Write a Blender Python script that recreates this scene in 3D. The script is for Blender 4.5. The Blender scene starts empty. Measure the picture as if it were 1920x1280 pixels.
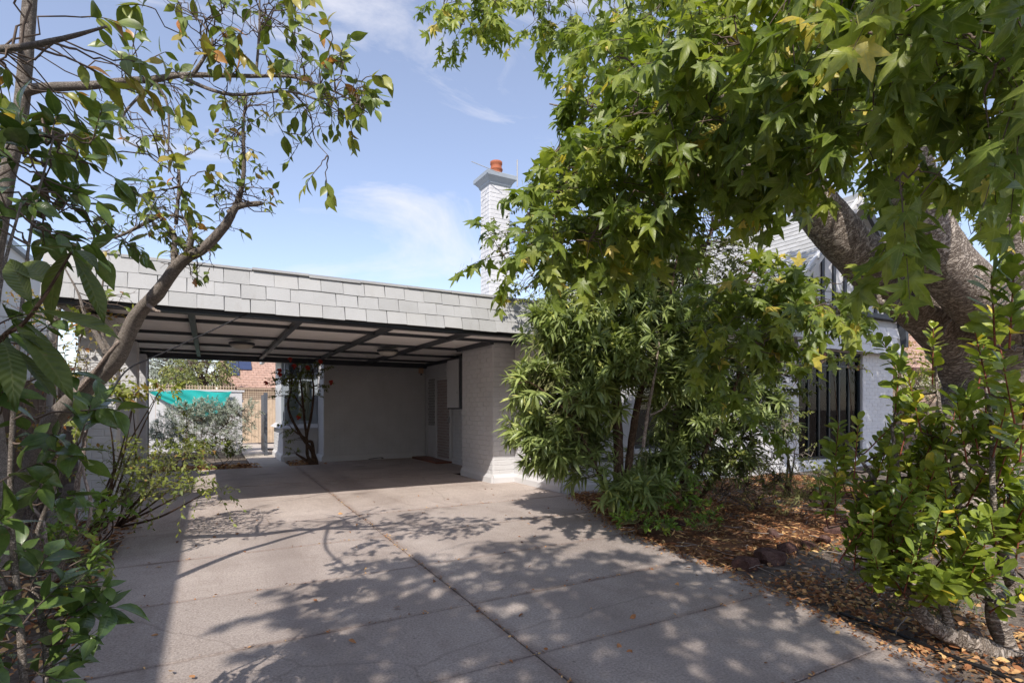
import bpy, math, random
import numpy as np
from mathutils import Vector, Matrix

# ------------------------------------------------------------------ camera, world, sun, exposure
SC = bpy.context.scene
COL = SC.collection
EYE = 1.30                       # camera height above the driveway
YAW = math.radians(29.4)         # the camera looks 29.4 degrees right of the +Y axis of the house
FPX, HORIZON = 1010.0, 765.0     # focal length and horizon row on the 1920 x 1280 photograph
cam_data = bpy.data.cameras.new('camera')
cam = bpy.data.objects.new('camera', cam_data)
COL.objects.link(cam)
cam.location = (0, 0, EYE)
cam.rotation_euler = (math.radians(90), 0, -YAW)
cam_data.sensor_width = 36.0
cam_data.lens = FPX / 1920 * 36.0
cam_data.shift_y = (HORIZON - 640.0) / 1920.0
cam_data.clip_start = 0.05
cam_data.clip_end = 2000
SC.camera = cam

SUN_TRAVEL = Vector((0.64, 0.79, -1.0)).normalized()
SUN_EL = math.asin(-SUN_TRAVEL.z)
SUN_AZ = math.atan2(-SUN_TRAVEL.x, -SUN_TRAVEL.y)
world = bpy.data.worlds.new('World')
SC.world = world
world.use_nodes = True
wn, wl = world.node_tree.nodes, world.node_tree.links
wn.clear()
w_out = wn.new('ShaderNodeOutputWorld')
w_bg = wn.new('ShaderNodeBackground')
w_bg.inputs['Strength'].default_value = 0.112
w_sky = wn.new('ShaderNodeTexSky')
w_sky.sky_type = 'NISHITA'
w_sky.sun_disc = False
w_sky.sun_elevation = SUN_EL
w_sky.sun_rotation = SUN_AZ
w_sky.air_density = 1.0
w_sky.dust_density = 0.5
w_sky.ozone_density = 3.0
# thin wispy cirrus, over the whole sky
w_tc = wn.new('ShaderNodeTexCoord')
w_map = wn.new('ShaderNodeMapping')
w_map.inputs['Rotation'].default_value = (0.3, 0.5, 0.6)
w_map.inputs['Scale'].default_value = (1.0, 3.2, 5.0)
w_nz = wn.new('ShaderNodeTexNoise')
w_nz.inputs['Scale'].default_value = 1.5
w_nz.inputs['Detail'].default_value = 8
w_nz.inputs['Roughness'].default_value = 0.62
w_nz.inputs['Distortion'].default_value = 0.7
w_rp = wn.new('ShaderNodeMapRange')
w_rp.inputs['From Min'].default_value = 0.50
w_rp.inputs['From Max'].default_value = 0.75
w_rp.inputs['To Min'].default_value = 0.14
w_rp.inputs['To Max'].default_value = 0.9
w_mix = wn.new('ShaderNodeMixRGB')
w_mix.inputs['Color2'].default_value = (4.2, 4.15, 4.4, 1)
wl.new(w_tc.outputs['Generated'], w_map.inputs['Vector'])
wl.new(w_map.outputs['Vector'], w_nz.inputs['Vector'])
wl.new(w_nz.outputs['Fac'], w_rp.inputs['Value'])
wl.new(w_rp.outputs['Result'], w_mix.inputs['Fac'])
w_wb = wn.new('ShaderNodeMixRGB'); w_wb.blend_type = 'MULTIPLY'; w_wb.inputs['Fac'].default_value = 1.0   # white balance
w_wb.inputs['Color2'].default_value = (1.11, 0.96, 0.925, 1)
wl.new(w_sky.outputs['Color'], w_wb.inputs['Color1'])
wl.new(w_wb.outputs['Color'], w_mix.inputs['Color1'])
wl.new(w_mix.outputs['Color'], w_bg.inputs['Color'])
wl.new(w_bg.outputs['Background'], w_out.inputs['Surface'])

sun_data = bpy.data.lights.new('sun', 'SUN')
sun_data.energy = 2.4
sun_data.angle = math.radians(0.53)
sun_data.color = (1.0, 0.935, 0.85)
sun = bpy.data.objects.new('sun', sun_data)
COL.objects.link(sun)
sun.location = (-20, -25, 32)
sun.rotation_euler = SUN_TRAVEL.to_track_quat('-Z', 'Y').to_euler()

SC.view_settings.view_transform = 'Standard'
SC.view_settings.look = 'None'
SC.view_settings.exposure = 1.15
SC.view_settings.gamma = 1.0
SC.view_settings.use_curve_mapping = False
SC.render.engine = 'CYCLES'
SC.cycles.use_denoising = True
SC.cycles.max_bounces = 7
SC.cycles.diffuse_bounces = 4
SC.cycles.glossy_bounces = 3
SC.cycles.transmission_bounces = 5
SC.cycles.transparent_max_bounces = 8
SC.cycles.caustics_reflective = False
SC.cycles.caustics_refractive = False

rng = np.random.default_rng(7)
random.seed(7)

# ------------------------------------------------------------------ helpers
RIGHT = np.array([math.cos(YAW), -math.sin(YAW), 0.0])
AHEAD = np.array([math.sin(YAW), math.cos(YAW), 0.0])
UP = np.array([0.0, 0.0, 1.0])

def at(px, py, d):
    """world point measured off the photograph: column, row and metres ahead of the camera"""
    return AHEAD * d + RIGHT * ((px - 960.0) / FPX * d) + UP * (EYE + (HORIZON - py) / FPX * d)

def project(P):
    P = np.asarray(P, float).reshape(-1, 3)
    d = P @ AHEAD
    dd = np.where(np.abs(d) < 1e-4, 1e-4, d)
    return 960 + FPX * (P @ RIGHT) / dd, HORIZON - FPX * (P[:, 2] - EYE) / dd, d

WL = {}                                         # world location of every object built (no object but pieces is rotated)

def empty(name, loc, label=None, cat=None, group=None, parent=None):
    o = bpy.data.objects.new(name, None)
    o.empty_display_size = 0.1
    COL.objects.link(o)
    loc = Vector(loc)
    o.location = loc - (WL[parent.name] if parent else Vector((0, 0, 0)))
    o.parent = parent
    WL[o.name] = loc
    tag(o, label, cat, group)
    return o

def tag(o, label=None, cat=None, group=None, kind=None):
    if label: o['label'] = label
    if cat: o['category'] = cat
    if group: o['group'] = group
    if kind: o['kind'] = kind
    return o

def link(name, me, mat, loc, parent=None, kind=None):
    o = bpy.data.objects.new(name, me)
    COL.objects.link(o)
    if mat is not None and len(me.materials) == 0:
        me.materials.append(mat)
    loc = Vector(loc)
    o.parent = parent
    o.location = loc - (WL[parent.name] if parent else Vector((0, 0, 0)))
    WL[o.name] = loc
    if kind: o['kind'] = kind
    return o

def raw_mesh(name, V, F, smooth=False, leaf=None):
    """fast mesh; F is an int array of triangles or a list of polygons"""
    me = bpy.data.meshes.new(name)
    V = np.asarray(V, np.float32).reshape(-1, 3)
    if isinstance(F, np.ndarray):
        n, k = F.shape
        me.vertices.add(len(V)); me.vertices.foreach_set('co', V.ravel())
        me.loops.add(n * k); me.loops.foreach_set('vertex_index', F.astype(np.int32).ravel())
        me.polygons.add(n); me.polygons.foreach_set('loop_start', np.arange(0, n * k, k, dtype=np.int32))
        me.polygons.foreach_set('loop_total', np.full(n, k, np.int32))
    else:
        me.from_pydata(V.tolist(), [], F)
    if leaf is not None:
        a = me.attributes.new('leaf', 'FLOAT_VECTOR', 'POINT')
        a.data.foreach_set('vector', np.asarray(leaf, np.float32).ravel())
    me.polygons.foreach_set('use_smooth', np.full(len(me.polygons), smooth))
    me.update()
    return me

def solid(name, V, F, mat, parent=None, smooth=False, kind=None, origin=None):
    V = np.asarray(V, float).reshape(-1, 3)
    if origin is None:
        origin = (V.min(0) + V.max(0)) / 2
    return link(name, raw_mesh(name, V - origin, F, smooth), mat, origin, parent, kind)

BOXF = [(0, 3, 2, 1), (4, 5, 6, 7), (0, 1, 5, 4), (1, 2, 6, 5), (2, 3, 7, 6), (3, 0, 4, 7)]
def boxv(x0, x1, y0, y1, z0, z1):
    return [(x0, y0, z0), (x1, y0, z0), (x1, y1, z0), (x0, y1, z0), (x0, y0, z1), (x1, y0, z1), (x1, y1, z1), (x0, y1, z1)]

def box(name, x0, x1, y0, y1, z0, z1, mat, parent=None, kind=None, bevel=0.0):
    if bevel:
        b = min(bevel, (x1 - x0) / 3, (y1 - y0) / 3, (z1 - z0) / 3)
        V, F = bevel_box(x0, x1, y0, y1, z0, z1, b)
        return solid(name, V, F, mat, parent, kind=kind)
    return solid(name, boxv(x0, x1, y0, y1, z0, z1), BOXF, mat, parent, kind=kind)

def bevel_box(x0, x1, y0, y1, z0, z1, b):
    """chamfered box: 24 vertices"""
    V, idx = [], {}
    for i, x in enumerate((x0, x1)):
        for j, y in enumerate((y0, y1)):
            for k, z in enumerate((z0, z1)):
                sx, sy, sz = (1, -1)[i], (1, -1)[j], (1, -1)[k]
                for a in range(3):
                    p = [x + sx * b, y + sy * b, z + sz * b]
                    p[a] = (x, y, z)[a]
                    idx[(i, j, k, a)] = len(V); V.append(tuple(p))
    F = []
    def q(*ks): F.append(tuple(idx[k] for k in ks))
    for i in (0, 1):
        f = [(i, 0, 0, 0), (i, 1, 0, 0), (i, 1, 1, 0), (i, 0, 1, 0)]; q(*(f if i else f[::-1]))
        f = [(0, i, 0, 1), (1, i, 0, 1), (1, i, 1, 1), (0, i, 1, 1)]; q(*(f if not i else f[::-1]))
        f = [(0, 0, i, 2), (1, 0, i, 2), (1, 1, i, 2), (0, 1, i, 2)]; q(*(f if i else f[::-1]))
    for i in (0, 1):
        for j in (0, 1):
            q((i, j, 0, 0), (i, j, 1, 0), (i, j, 1, 1), (i, j, 0, 1))
            q((i, 0, j, 0), (i, 1, j, 0), (i, 1, j, 2), (i, 0, j, 2))
            q((0, i, j, 1), (1, i, j, 1), (1, i, j, 2), (0, i, j, 2))
    for i in (0, 1):
        for j in (0, 1):
            for k in (0, 1):
                q((i, j, k, 0), (i, j, k, 1), (i, j, k, 2))
    return V, F

class Bag:
    """collects shapes that belong to ONE piece and links them as one mesh"""
    def __init__(self): self.V, self.F = [], []
    def add(self, V, F):
        n = len(self.V)
        self.V += [tuple(v) for v in V]
        self.F += [tuple(i + n for i in f) for f in F]
        return self
    def box(self, *a): return self.add(boxv(*a), BOXF)
    def tube(self, pts, r, n=8):
        V, F = tube(pts, r, n); return self.add(V, F)
    def build(self, name, mat, parent=None, smooth=False, kind=None):
        return solid(name, self.V, self.F, mat, parent, smooth, kind)

def tube(pts, r, n=8, jitter=0.0, gen=None, cap=True):
    pts = np.asarray(pts, float); m = len(pts)
    r = np.full(m, r, float) if np.isscalar(r) else np.asarray(r, float)
    tan = np.gradient(pts, axis=0)
    tan /= np.linalg.norm(tan, axis=1)[:, None] + 1e-9
    ref = np.array([0.0, 0.0, 1.0]) if abs(tan[0][2]) < 0.9 else np.array([1.0, 0, 0])
    V, a = [], np.arange(n) * 2 * math.pi / n
    u = np.cross(tan[0], ref); u /= np.linalg.norm(u)
    for i in range(m):
        u = u - tan[i] * (u @ tan[i]); u /= np.linalg.norm(u) + 1e-9
        w = np.cross(tan[i], u)
        rr = r[i] * (1 + (jitter * gen.standard_normal(n) if jitter else 0))
        V += list(pts[i] + np.outer(np.cos(a) * rr, u) + np.outer(np.sin(a) * rr, w))
    F = [(i * n + k, i * n + (k + 1) % n, (i + 1) * n + (k + 1) % n, (i + 1) * n + k) for i in range(m - 1) for k in range(n)]
    if cap:
        F += [tuple(range(n))[::-1], tuple((m - 1) * n + k for k in range(n))]
    return V, F

def smooth_line(pts, per=6):
    """Catmull-Rom through the rows of pts (any width)"""
    P = np.asarray(pts, float)
    P = np.vstack([2 * P[0] - P[1], P, 2 * P[-1] - P[-2]])
    out = []
    for i in range(1, len(P) - 2):
        for t in np.linspace(0, 1, per, endpoint=False):
            a, b, c, d = P[i - 1], P[i], P[i + 1], P[i + 2]
            out.append(0.5 * (2 * b + (c - a) * t + (2 * a - 5 * b + 4 * c - d) * t * t + (3 * b - a - 3 * c + d) * t ** 3))
    out.append(P[-2])
    return np.array(out)

def lathe(prof, n=20, center=(0, 0, 0)):
    V, F, m = [], [], len(prof)
    for r, z in prof:
        for k in range(n):
            a = 2 * math.pi * k / n
            V.append((center[0] + r * math.cos(a), center[1] + r * math.sin(a), center[2] + z))
    for i in range(m - 1):
        for k in range(n):
            F.append((i * n + k, i * n + (k + 1) % n, (i + 1) * n + (k + 1) % n, (i + 1) * n + k))
    F += [tuple(range(n))[::-1], tuple((m - 1) * n + k for k in range(n))]
    return V, F

# ------------------------------------------------------------------ materials
def new_mat(name):
    m = bpy.data.materials.new(name); m.use_nodes = True
    nt = m.node_tree; nt.nodes.clear()
    out = nt.nodes.new('ShaderNodeOutputMaterial')
    return m, nt, out

def N(nt, t, **kw):
    n = nt.nodes.new(t)
    for k, v in kw.items():
        if k in n.inputs: n.inputs[k].default_value = v
        else: setattr(n, k, v)
    return n

def rgba(c): return (c[0], c[1], c[2], 1.0)

def ramp(nt, fac, stops):
    r = nt.nodes.new('ShaderNodeValToRGB')
    while len(r.color_ramp.elements) < len(stops): r.color_ramp.elements.new(0.5)
    for e, (p, c) in zip(r.color_ramp.elements, stops):
        e.position = p; e.color = rgba(c)
    nt.links.new(fac, r.inputs['Fac'])
    return r.outputs['Color']

def mixc(nt, fac, a, b, mode='MIX'):
    m = nt.nodes.new('ShaderNodeMixRGB'); m.blend_type = mode
    for s, v in (('Fac', fac), ('Color1', a), ('Color2', b)):
        if isinstance(v, (int, float)): m.inputs[s].default_value = v
        elif isinstance(v, (tuple, list)): m.inputs[s].default_value = rgba(v)
        else: nt.links.new(v, m.inputs[s])
    return m.outputs['Color']

def noise(nt, scale, detail=4, rough=0.55, vec=None, dist=0.0):
    n = N(nt, 'ShaderNodeTexNoise', Scale=scale, Detail=detail, Roughness=rough, Distortion=dist)
    if vec is not None: nt.links.new(vec, n.inputs['Vector'])
    return n.outputs['Fac']

def pos(nt, scale=None):
    g = nt.nodes.new('ShaderNodeNewGeometry').outputs['Position']
    if scale is None: return g
    mp = N(nt, 'ShaderNodeMapping', Scale=scale)
    nt.links.new(g, mp.inputs['Vector'])
    return mp.outputs['Vector']

def finish(nt, out, color, rough=0.6, bump=None, strength=0.3, dist=0.01, spec=0.4, metal=0.0):
    b = N(nt, 'ShaderNodeBsdfPrincipled', Metallic=metal)
    b.inputs['Specular IOR Level'].default_value = spec
    if isinstance(color, (tuple, list)): b.inputs['Base Color'].default_value = rgba(color)
    else: nt.links.new(color, b.inputs['Base Color'])
    if isinstance(rough, (int, float)): b.inputs['Roughness'].default_value = rough
    else: nt.links.new(rough, b.inputs['Roughness'])
    if bump is not None:
        bp = N(nt, 'ShaderNodeBump', Strength=strength, Distance=dist)
        nt.links.new(bump, bp.inputs['Height']); nt.links.new(bp.outputs['Normal'], b.inputs['Normal'])
    nt.links.new(b.outputs['BSDF'], out.inputs['Surface'])
    return b

M = {}
def paint(name, col, rough=0.6, var=0.08, dirt=None, scale=3.0, bump=0.15, fine=60.0, spec=0.35, dirt_amt=0.35):
    m, nt, out = new_mat(name); p = pos(nt)
    c = ramp(nt, noise(nt, scale, 6, 0.6, p), [(0.3, tuple(x * (1 - var) for x in col)), (0.7, tuple(min(1, x * (1 + var)) for x in col))])
    if dirt:
        f = noise(nt, scale * 0.6, 8, 0.72, pos(nt, (1, 1, 0.35)), 0.6)
        mr = N(nt, 'ShaderNodeMapRange'); mr.inputs['From Min'].default_value = 0.52; mr.inputs['From Max'].default_value = 0.74
        mr.inputs['To Max'].default_value = dirt_amt
        nt.links.new(f, mr.inputs['Value'])
        c = mixc(nt, mr.outputs['Result'], c, dirt)
    finish(nt, out, c, rough, noise(nt, fine, 3, 0.6, p), bump, 0.006, spec)
    M[name] = m
    return m

paint('painted_brick', (0.60, 0.60, 0.61), 0.62, 0.06, (0.47, 0.45, 0.43), 2.2, 0.3, 45)  # same paint as the shingles, lightened to offset the shade on the walls
m, nt, out = new_mat('painted_shingle'); p = pos(nt)  # same paint as the walls, kept darker to offset sun on the fascia
c = ramp(nt, noise(nt, 3.0, 6, 0.6, p), [(0.3, (0.385, 0.385, 0.38)), (0.7, (0.435, 0.435, 0.43))])
oi = nt.nodes.new('ShaderNodeObjectInfo')
c = mixc(nt, 1.0, c, ramp(nt, oi.outputs['Random'], [(0.0, (0.90, 0.90, 0.89)), (0.7, (1.03, 1.03, 1.03)), (1.0, (1.06, 1.05, 1.03))]), 'MULTIPLY')
sk = N(nt, 'ShaderNodeMapRange'); sk.inputs['From Min'].default_value = 0.54; sk.inputs['From Max'].default_value = 0.76; sk.inputs['To Max'].default_value = 0.45
nt.links.new(noise(nt, 1.0, 8, 0.7, pos(nt, (9, 9, 0.7)), 0.3), sk.inputs['Value'])
c = mixc(nt, sk.outputs['Result'], c, (0.28, 0.265, 0.24))
finish(nt, out, c, 0.6, noise(nt, 60, 4, 0.65, p), 0.4, 0.006, 0.3)
M['painted_shingle'] = m
paint('white_paint', (0.62, 0.62, 0.63), 0.5, 0.05, (0.46, 0.45, 0.43), 2.0, 0.1)
paint('charcoal_paint', (0.045, 0.05, 0.06), 0.5, 0.15)
paint('ceiling_panel', (0.90, 0.87, 0.845), 0.7, 0.04, (0.7, 0.66, 0.62), 1.4, 0.1, dirt_amt=0.3)
paint('render_white', (0.5, 0.495, 0.48), 0.75, 0.04, (0.5, 0.48, 0.45), 1.0, 0.3)
paint('slate_paint', (0.09, 0.10, 0.12), 0.5, 0.1)
paint('frame_dark', (0.012, 0.018, 0.022), 0.35, 0.2)
paint('frame_blue', (0.30, 0.34, 0.38), 0.45, 0.08)
paint('terracotta', (0.33, 0.105, 0.05), 0.75, 0.16, (0.2, 0.1, 0.07), 6.0, 0.2)
paint('old_wood', (0.16, 0.12, 0.095), 0.85, 0.3, (0.07, 0.055, 0.045), 7.0, 0.5, 30, dirt_amt=0.6)
paint('new_wood', (0.50, 0.385, 0.27), 0.75, 0.18, (0.38, 0.28, 0.19), 6.0, 0.4, 30)
paint('old_tile', (0.43, 0.28, 0.215), 0.85, 0.22, (0.30, 0.19, 0.15), 5.0, 0.2)
paint('pale_brick', (0.44, 0.30, 0.225), 0.85, 0.15, (0.3, 0.2, 0.16), 5.0, 0.2)
paint('brass_mesh', (0.22, 0.085, 0.055), 0.45, 0.2)
paint('curtain_cloth', (0.86, 0.82, 0.72), 0.9, 0.05)
paint('teal_cloth', (0.02, 0.36, 0.33), 0.85, 0.12, (0.01, 0.24, 0.23), 3.0, 0.2)
paint('lamp_glass', (0.62, 0.58, 0.52), 0.35, 0.03)
paint('black_rubber', (0.015, 0.015, 0.016), 0.45, 0.2)
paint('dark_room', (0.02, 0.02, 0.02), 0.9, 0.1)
paint('path_concrete', (0.46, 0.41, 0.36), 0.85, 0.12, (0.33, 0.28, 0.24), 2.5, 0.3)
paint('plastic_white', (0.6, 0.58, 0.52), 0.4, 0.04)
paint('cream_sensor', (0.55, 0.36, 0.24), 0.45, 0.04)
paint('solar_blue', (0.035, 0.05, 0.11), 0.2, 0.1)
paint('metal_grey', (0.35, 0.36, 0.37), 0.4, 0.1)
paint('brown_gutter', (0.085, 0.03, 0.025), 0.45, 0.1)

# concrete driveway: warm grey, broomed, speckled aggregate, stains
def concrete(name, tone):
    m, nt, out = new_mat(name); p = pos(nt)
    c = ramp(nt, noise(nt, 0.8, 9, 0.66, p, 0.5), [(0.28, (0.36, 0.305, 0.275)), (0.5, (0.475, 0.412, 0.378)), (0.74, (0.58, 0.515, 0.475))])
    sp = ramp(nt, noise(nt, 75, 4, 0.8, p), [(0.32, (0.42, 0.40, 0.39)), (0.5, (0.98, 0.97, 0.96)), (0.68, (1.5, 1.48, 1.44))])
    c = mixc(nt, 0.75, c, sp, 'MULTIPLY')
    def stain(c, f, lo, hi, amt, col):
        mr = N(nt, 'ShaderNodeMapRange'); mr.inputs['From Min'].default_value = lo; mr.inputs['From Max'].default_value = hi; mr.inputs['To Max'].default_value = amt
        nt.links.new(f, mr.inputs['Value']); return mixc(nt, mr.outputs['Result'], c, col)
    c = stain(c, noise(nt, 2.4, 9, 0.74, pos(nt, (1.0, 0.4, 1.0)), 0.9), 0.52, 0.72, 0.5, (0.27, 0.21, 0.18))
    c = stain(c, noise(nt, 5.5, 7, 0.7, p, 0.3), 0.56, 0.74, 0.4, (0.62, 0.55, 0.51))
    # tyre tracks worn along the drive
    sx = nt.nodes.new('ShaderNodeSeparateXYZ'); nt.links.new(p, sx.inputs[0])
    for tx in (0.55, 2.15):
        d_ = N(nt, 'ShaderNodeMath'); d_.operation = 'SUBTRACT'; nt.links.new(sx.outputs['X'], d_.inputs[0]); d_.inputs[1].default_value = tx
        ab = N(nt, 'ShaderNodeMath'); ab.operation = 'ABSOLUTE'; nt.links.new(d_.outputs[0], ab.inputs[0])
        mr = N(nt, 'ShaderNodeMapRange'); mr.interpolation_type = 'SMOOTHSTEP'; mr.inputs['From Min'].default_value = 0.28; mr.inputs['From Max'].default_value = 0.05; mr.inputs['To Max'].default_value = 0.6
        nt.links.new(ab.outputs[0], mr.inputs['Value'])
        mu = N(nt, 'ShaderNodeMath'); mu.operation = 'MULTIPLY'; nt.links.new(mr.outputs['Result'], mu.inputs[0]); nt.links.new(noise(nt, 1.6, 7, 0.7, pos(nt, (1.5, 0.35, 1)), 0.4), mu.inputs[1])
        c = mixc(nt, mu.outputs[0], c, (0.26, 0.215, 0.195))
    vo = N(nt, 'ShaderNodeTexVoronoi', Scale=7.0); nt.links.new(p, vo.inputs['Vector'])
    sm = N(nt, 'ShaderNodeMapRange'); sm.inputs['From Min'].default_value = 0.03; sm.inputs['From Max'].default_value = 0.08; sm.inputs['To Min'].default_value = 0.6; sm.inputs['To Max'].default_value = 0.0
    nt.links.new(vo.outputs['Distance'], sm.inputs['Value'])
    c = mixc(nt, sm.outputs['Result'], c, (0.13, 0.10, 0.085))
    # hairline cracks and old oil drips
    dn = N(nt, 'ShaderNodeTexNoise', Scale=2.5, Detail=5.0); nt.links.new(p, dn.inputs['Vector'])
    dw = N(nt, 'ShaderNodeMixRGB'); dw.inputs['Fac'].default_value = 0.18; nt.links.new(p, dw.inputs['Color1']); nt.links.new(dn.outputs['Color'], dw.inputs['Color2'])
    ck = N(nt, 'ShaderNodeTexVoronoi', Scale=0.3); ck.feature = 'DISTANCE_TO_EDGE'; nt.links.new(dw.outputs['Color'], ck.inputs['Vector'])
    cm_ = N(nt, 'ShaderNodeMapRange'); cm_.inputs['From Min'].default_value = 0.0; cm_.inputs['From Max'].default_value = 0.0035; cm_.inputs['To Min'].default_value = 0.28; cm_.inputs['To Max'].default_value = 0.0
    nt.links.new(ck.outputs['Distance'], cm_.inputs['Value'])
    c = mixc(nt, cm_.outputs['Result'], c, (0.12, 0.09, 0.075))
    ol = N(nt, 'ShaderNodeTexVoronoi', Scale=1.15); nt.links.new(dw.outputs['Color'], ol.inputs['Vector'])
    om = N(nt, 'ShaderNodeMapRange'); om.inputs['From Min'].default_value = 0.05; om.inputs['From Max'].default_value = 0.17; om.inputs['To Min'].default_value = 0.5; om.inputs['To Max'].default_value = 0.0
    nt.links.new(ol.outputs['Distance'], om.inputs['Value'])
    c = mixc(nt, om.outputs['Result'], c, (0.17, 0.14, 0.125))
    # red-brown dirt gathered along the slab edges
    at_ = N(nt, 'ShaderNodeAttribute'); at_.attribute_name = 'edge'
    mu = N(nt, 'ShaderNodeMath'); mu.operation = 'MULTIPLY'; nt.links.new(at_.outputs['Fac'], mu.inputs[0])
    mr = N(nt, 'ShaderNodeMapRange'); mr.inputs['From Min'].default_value = 0.35; mr.inputs['From Max'].default_value = 0.65; mr.inputs['To Min'].default_value = 0.05; mr.inputs['To Max'].default_value = 0.7
    nt.links.new(noise(nt, 3.5, 8, 0.75, p), mr.inputs['Value']); nt.links.new(mr.outputs['Result'], mu.inputs[1])
    c = mixc(nt, mu.outputs[0], c, (0.21, 0.145, 0.12))
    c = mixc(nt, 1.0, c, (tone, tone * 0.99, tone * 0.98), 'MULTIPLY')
    rg = N(nt, 'ShaderNodeMapRange'); rg.inputs['To Min'].default_value = 0.5; rg.inputs['To Max'].default_value = 0.95
    nt.links.new(noise(nt, 1.3, 5, 0.6, p), rg.inputs['Value'])
    finish(nt, out, c, rg.outputs['Result'], noise(nt, 90, 4, 0.75, p), 0.5, 0.008, 0.3)
    M[name] = m
concrete('concrete', 1.0)
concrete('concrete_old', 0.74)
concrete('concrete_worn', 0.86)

# garden soil, mulch and litter ground
def soil(name, stops, scale, bump_scale, bump_d):
    m, nt, out = new_mat(name); p = pos(nt)
    c = ramp(nt, noise(nt, scale, 9, 0.7, p, 0.5), stops)
    g = ramp(nt, noise(nt, scale * 22, 4, 0.7, p), [(0.3, (0.45, 0.45, 0.45)), (0.65, (1.35, 1.33, 1.3))])
    c = mixc(nt, 0.8, c, g, 'MULTIPLY')
    finish(nt, out, c, 0.95, noise(nt, bump_scale, 6, 0.75, p), 0.9, bump_d, 0.15)
    M[name] = m
soil('soil', [(0.3, (0.083, 0.063, 0.051)), (0.5, (0.180, 0.147, 0.123)), (0.72, (0.300, 0.262, 0.225))], 1.4, 40, 0.02)
soil('mulch', [(0.3, (0.075, 0.039, 0.024)), (0.5, (0.180, 0.090, 0.051)), (0.7, (0.300, 0.173, 0.099))], 3.0, 60, 0.03)
soil('joint_dirt', [(0.3, (0.028, 0.018, 0.014)), (0.6, (0.06, 0.035, 0.025)), (0.8, (0.09, 0.06, 0.045))], 8.0, 80, 0.01)
soil('rock', [(0.3, (0.04, 0.022, 0.02)), (0.5, (0.10, 0.055, 0.048)), (0.72, (0.18, 0.12, 0.10))], 6.0, 30, 0.02)

def bark(name, dark, light, stretch=(1, 1, 0.25), scale=14, depth=0.03, patch=None):
    m, nt, out = new_mat(name)
    uvn = nt.nodes.new('ShaderNodeUVMap'); uvn.uv_map = 'bark'
    g = pos(nt)
    mp = N(nt, 'ShaderNodeMapping', Scale=stretch); nt.links.new(uvn.outputs['UV'], mp.inputs['Vector'])
    f1 = noise(nt, scale, 8, 0.68, mp.outputs['Vector'], 0.8)
    vo = N(nt, 'ShaderNodeTexVoronoi', Scale=scale * 1.1); vo.feature = 'DISTANCE_TO_EDGE'
    wv = N(nt, 'ShaderNodeMixRGB'); wv.inputs['Fac'].default_value = 0.3
    nz = N(nt, 'ShaderNodeTexNoise', Scale=scale * 0.9, Detail=4.0); nt.links.new(mp.outputs['Vector'], nz.inputs['Vector'])
    nt.links.new(mp.outputs['Vector'], wv.inputs['Color1']); nt.links.new(nz.outputs['Color'], wv.inputs['Color2'])
    nt.links.new(wv.outputs['Color'], vo.inputs['Vector'])
    cr = N(nt, 'ShaderNodeMapRange'); cr.inputs['From Max'].default_value = 0.22; nt.links.new(vo.outputs['Distance'], cr.inputs['Value'])
    c = ramp(nt, f1, [(0.3, dark), (0.68, light)])
    if patch:
        mr = N(nt, 'ShaderNodeMapRange'); mr.inputs['From Min'].default_value = 0.5; mr.inputs['From Max'].default_value = 0.68; mr.inputs['To Max'].default_value = 0.6
        nt.links.new(noise(nt, 2.5, 6, 0.65, g, 0.5), mr.inputs['Value'])
        c = mixc(nt, mr.outputs['Result'], c, patch)
    crc = mixc(nt, cr.outputs['Result'], (0.40, 0.37, 0.35), (1, 1, 1))
    c = mixc(nt, 1.0, c, crc, 'MULTIPLY')
    h = N(nt, 'ShaderNodeMath'); h.operation = 'MULTIPLY_ADD'
    nt.links.new(cr.outputs['Result'], h.inputs[0]); h.inputs[1].default_value = 0.6; nt.links.new(f1, h.inputs[2])
    finish(nt, out, c, 0.9, h.outputs['Value'], 0.8, depth, 0.2)
    M[name] = m
bark('bark_grey', (0.27, 0.225, 0.19), (0.64, 0.56, 0.485), (0.7, 1.3, 1), 15, 0.05, (0.50, 0.42, 0.35))
bark('bark_magnolia', (0.24, 0.205, 0.175), (0.50, 0.44, 0.385), (1.0, 1.2, 1), 34, 0.010, (0.36, 0.32, 0.28))
bark('bark_brown', (0.085, 0.052, 0.035), (0.22, 0.145, 0.10), (1.4, 0.5, 1), 20, 0.01)
bark('bark_pale', (0.28, 0.225, 0.19), (0.50, 0.41, 0.35), (1.2, 0.6, 1), 18, 0.006)

paint('twig_brown', (0.125, 0.092, 0.072), 0.85, 0.35, None, 30, 0.3)
paint('twig_red', (0.21, 0.06, 0.036), 0.6, 0.3, None, 25, 0.2)
paint('twig_green', (0.16, 0.165, 0.065), 0.7, 0.3, None, 25, 0.2)
paint('twig_pale', (0.30, 0.25, 0.215), 0.8, 0.25, None, 25, 0.2)

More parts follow.
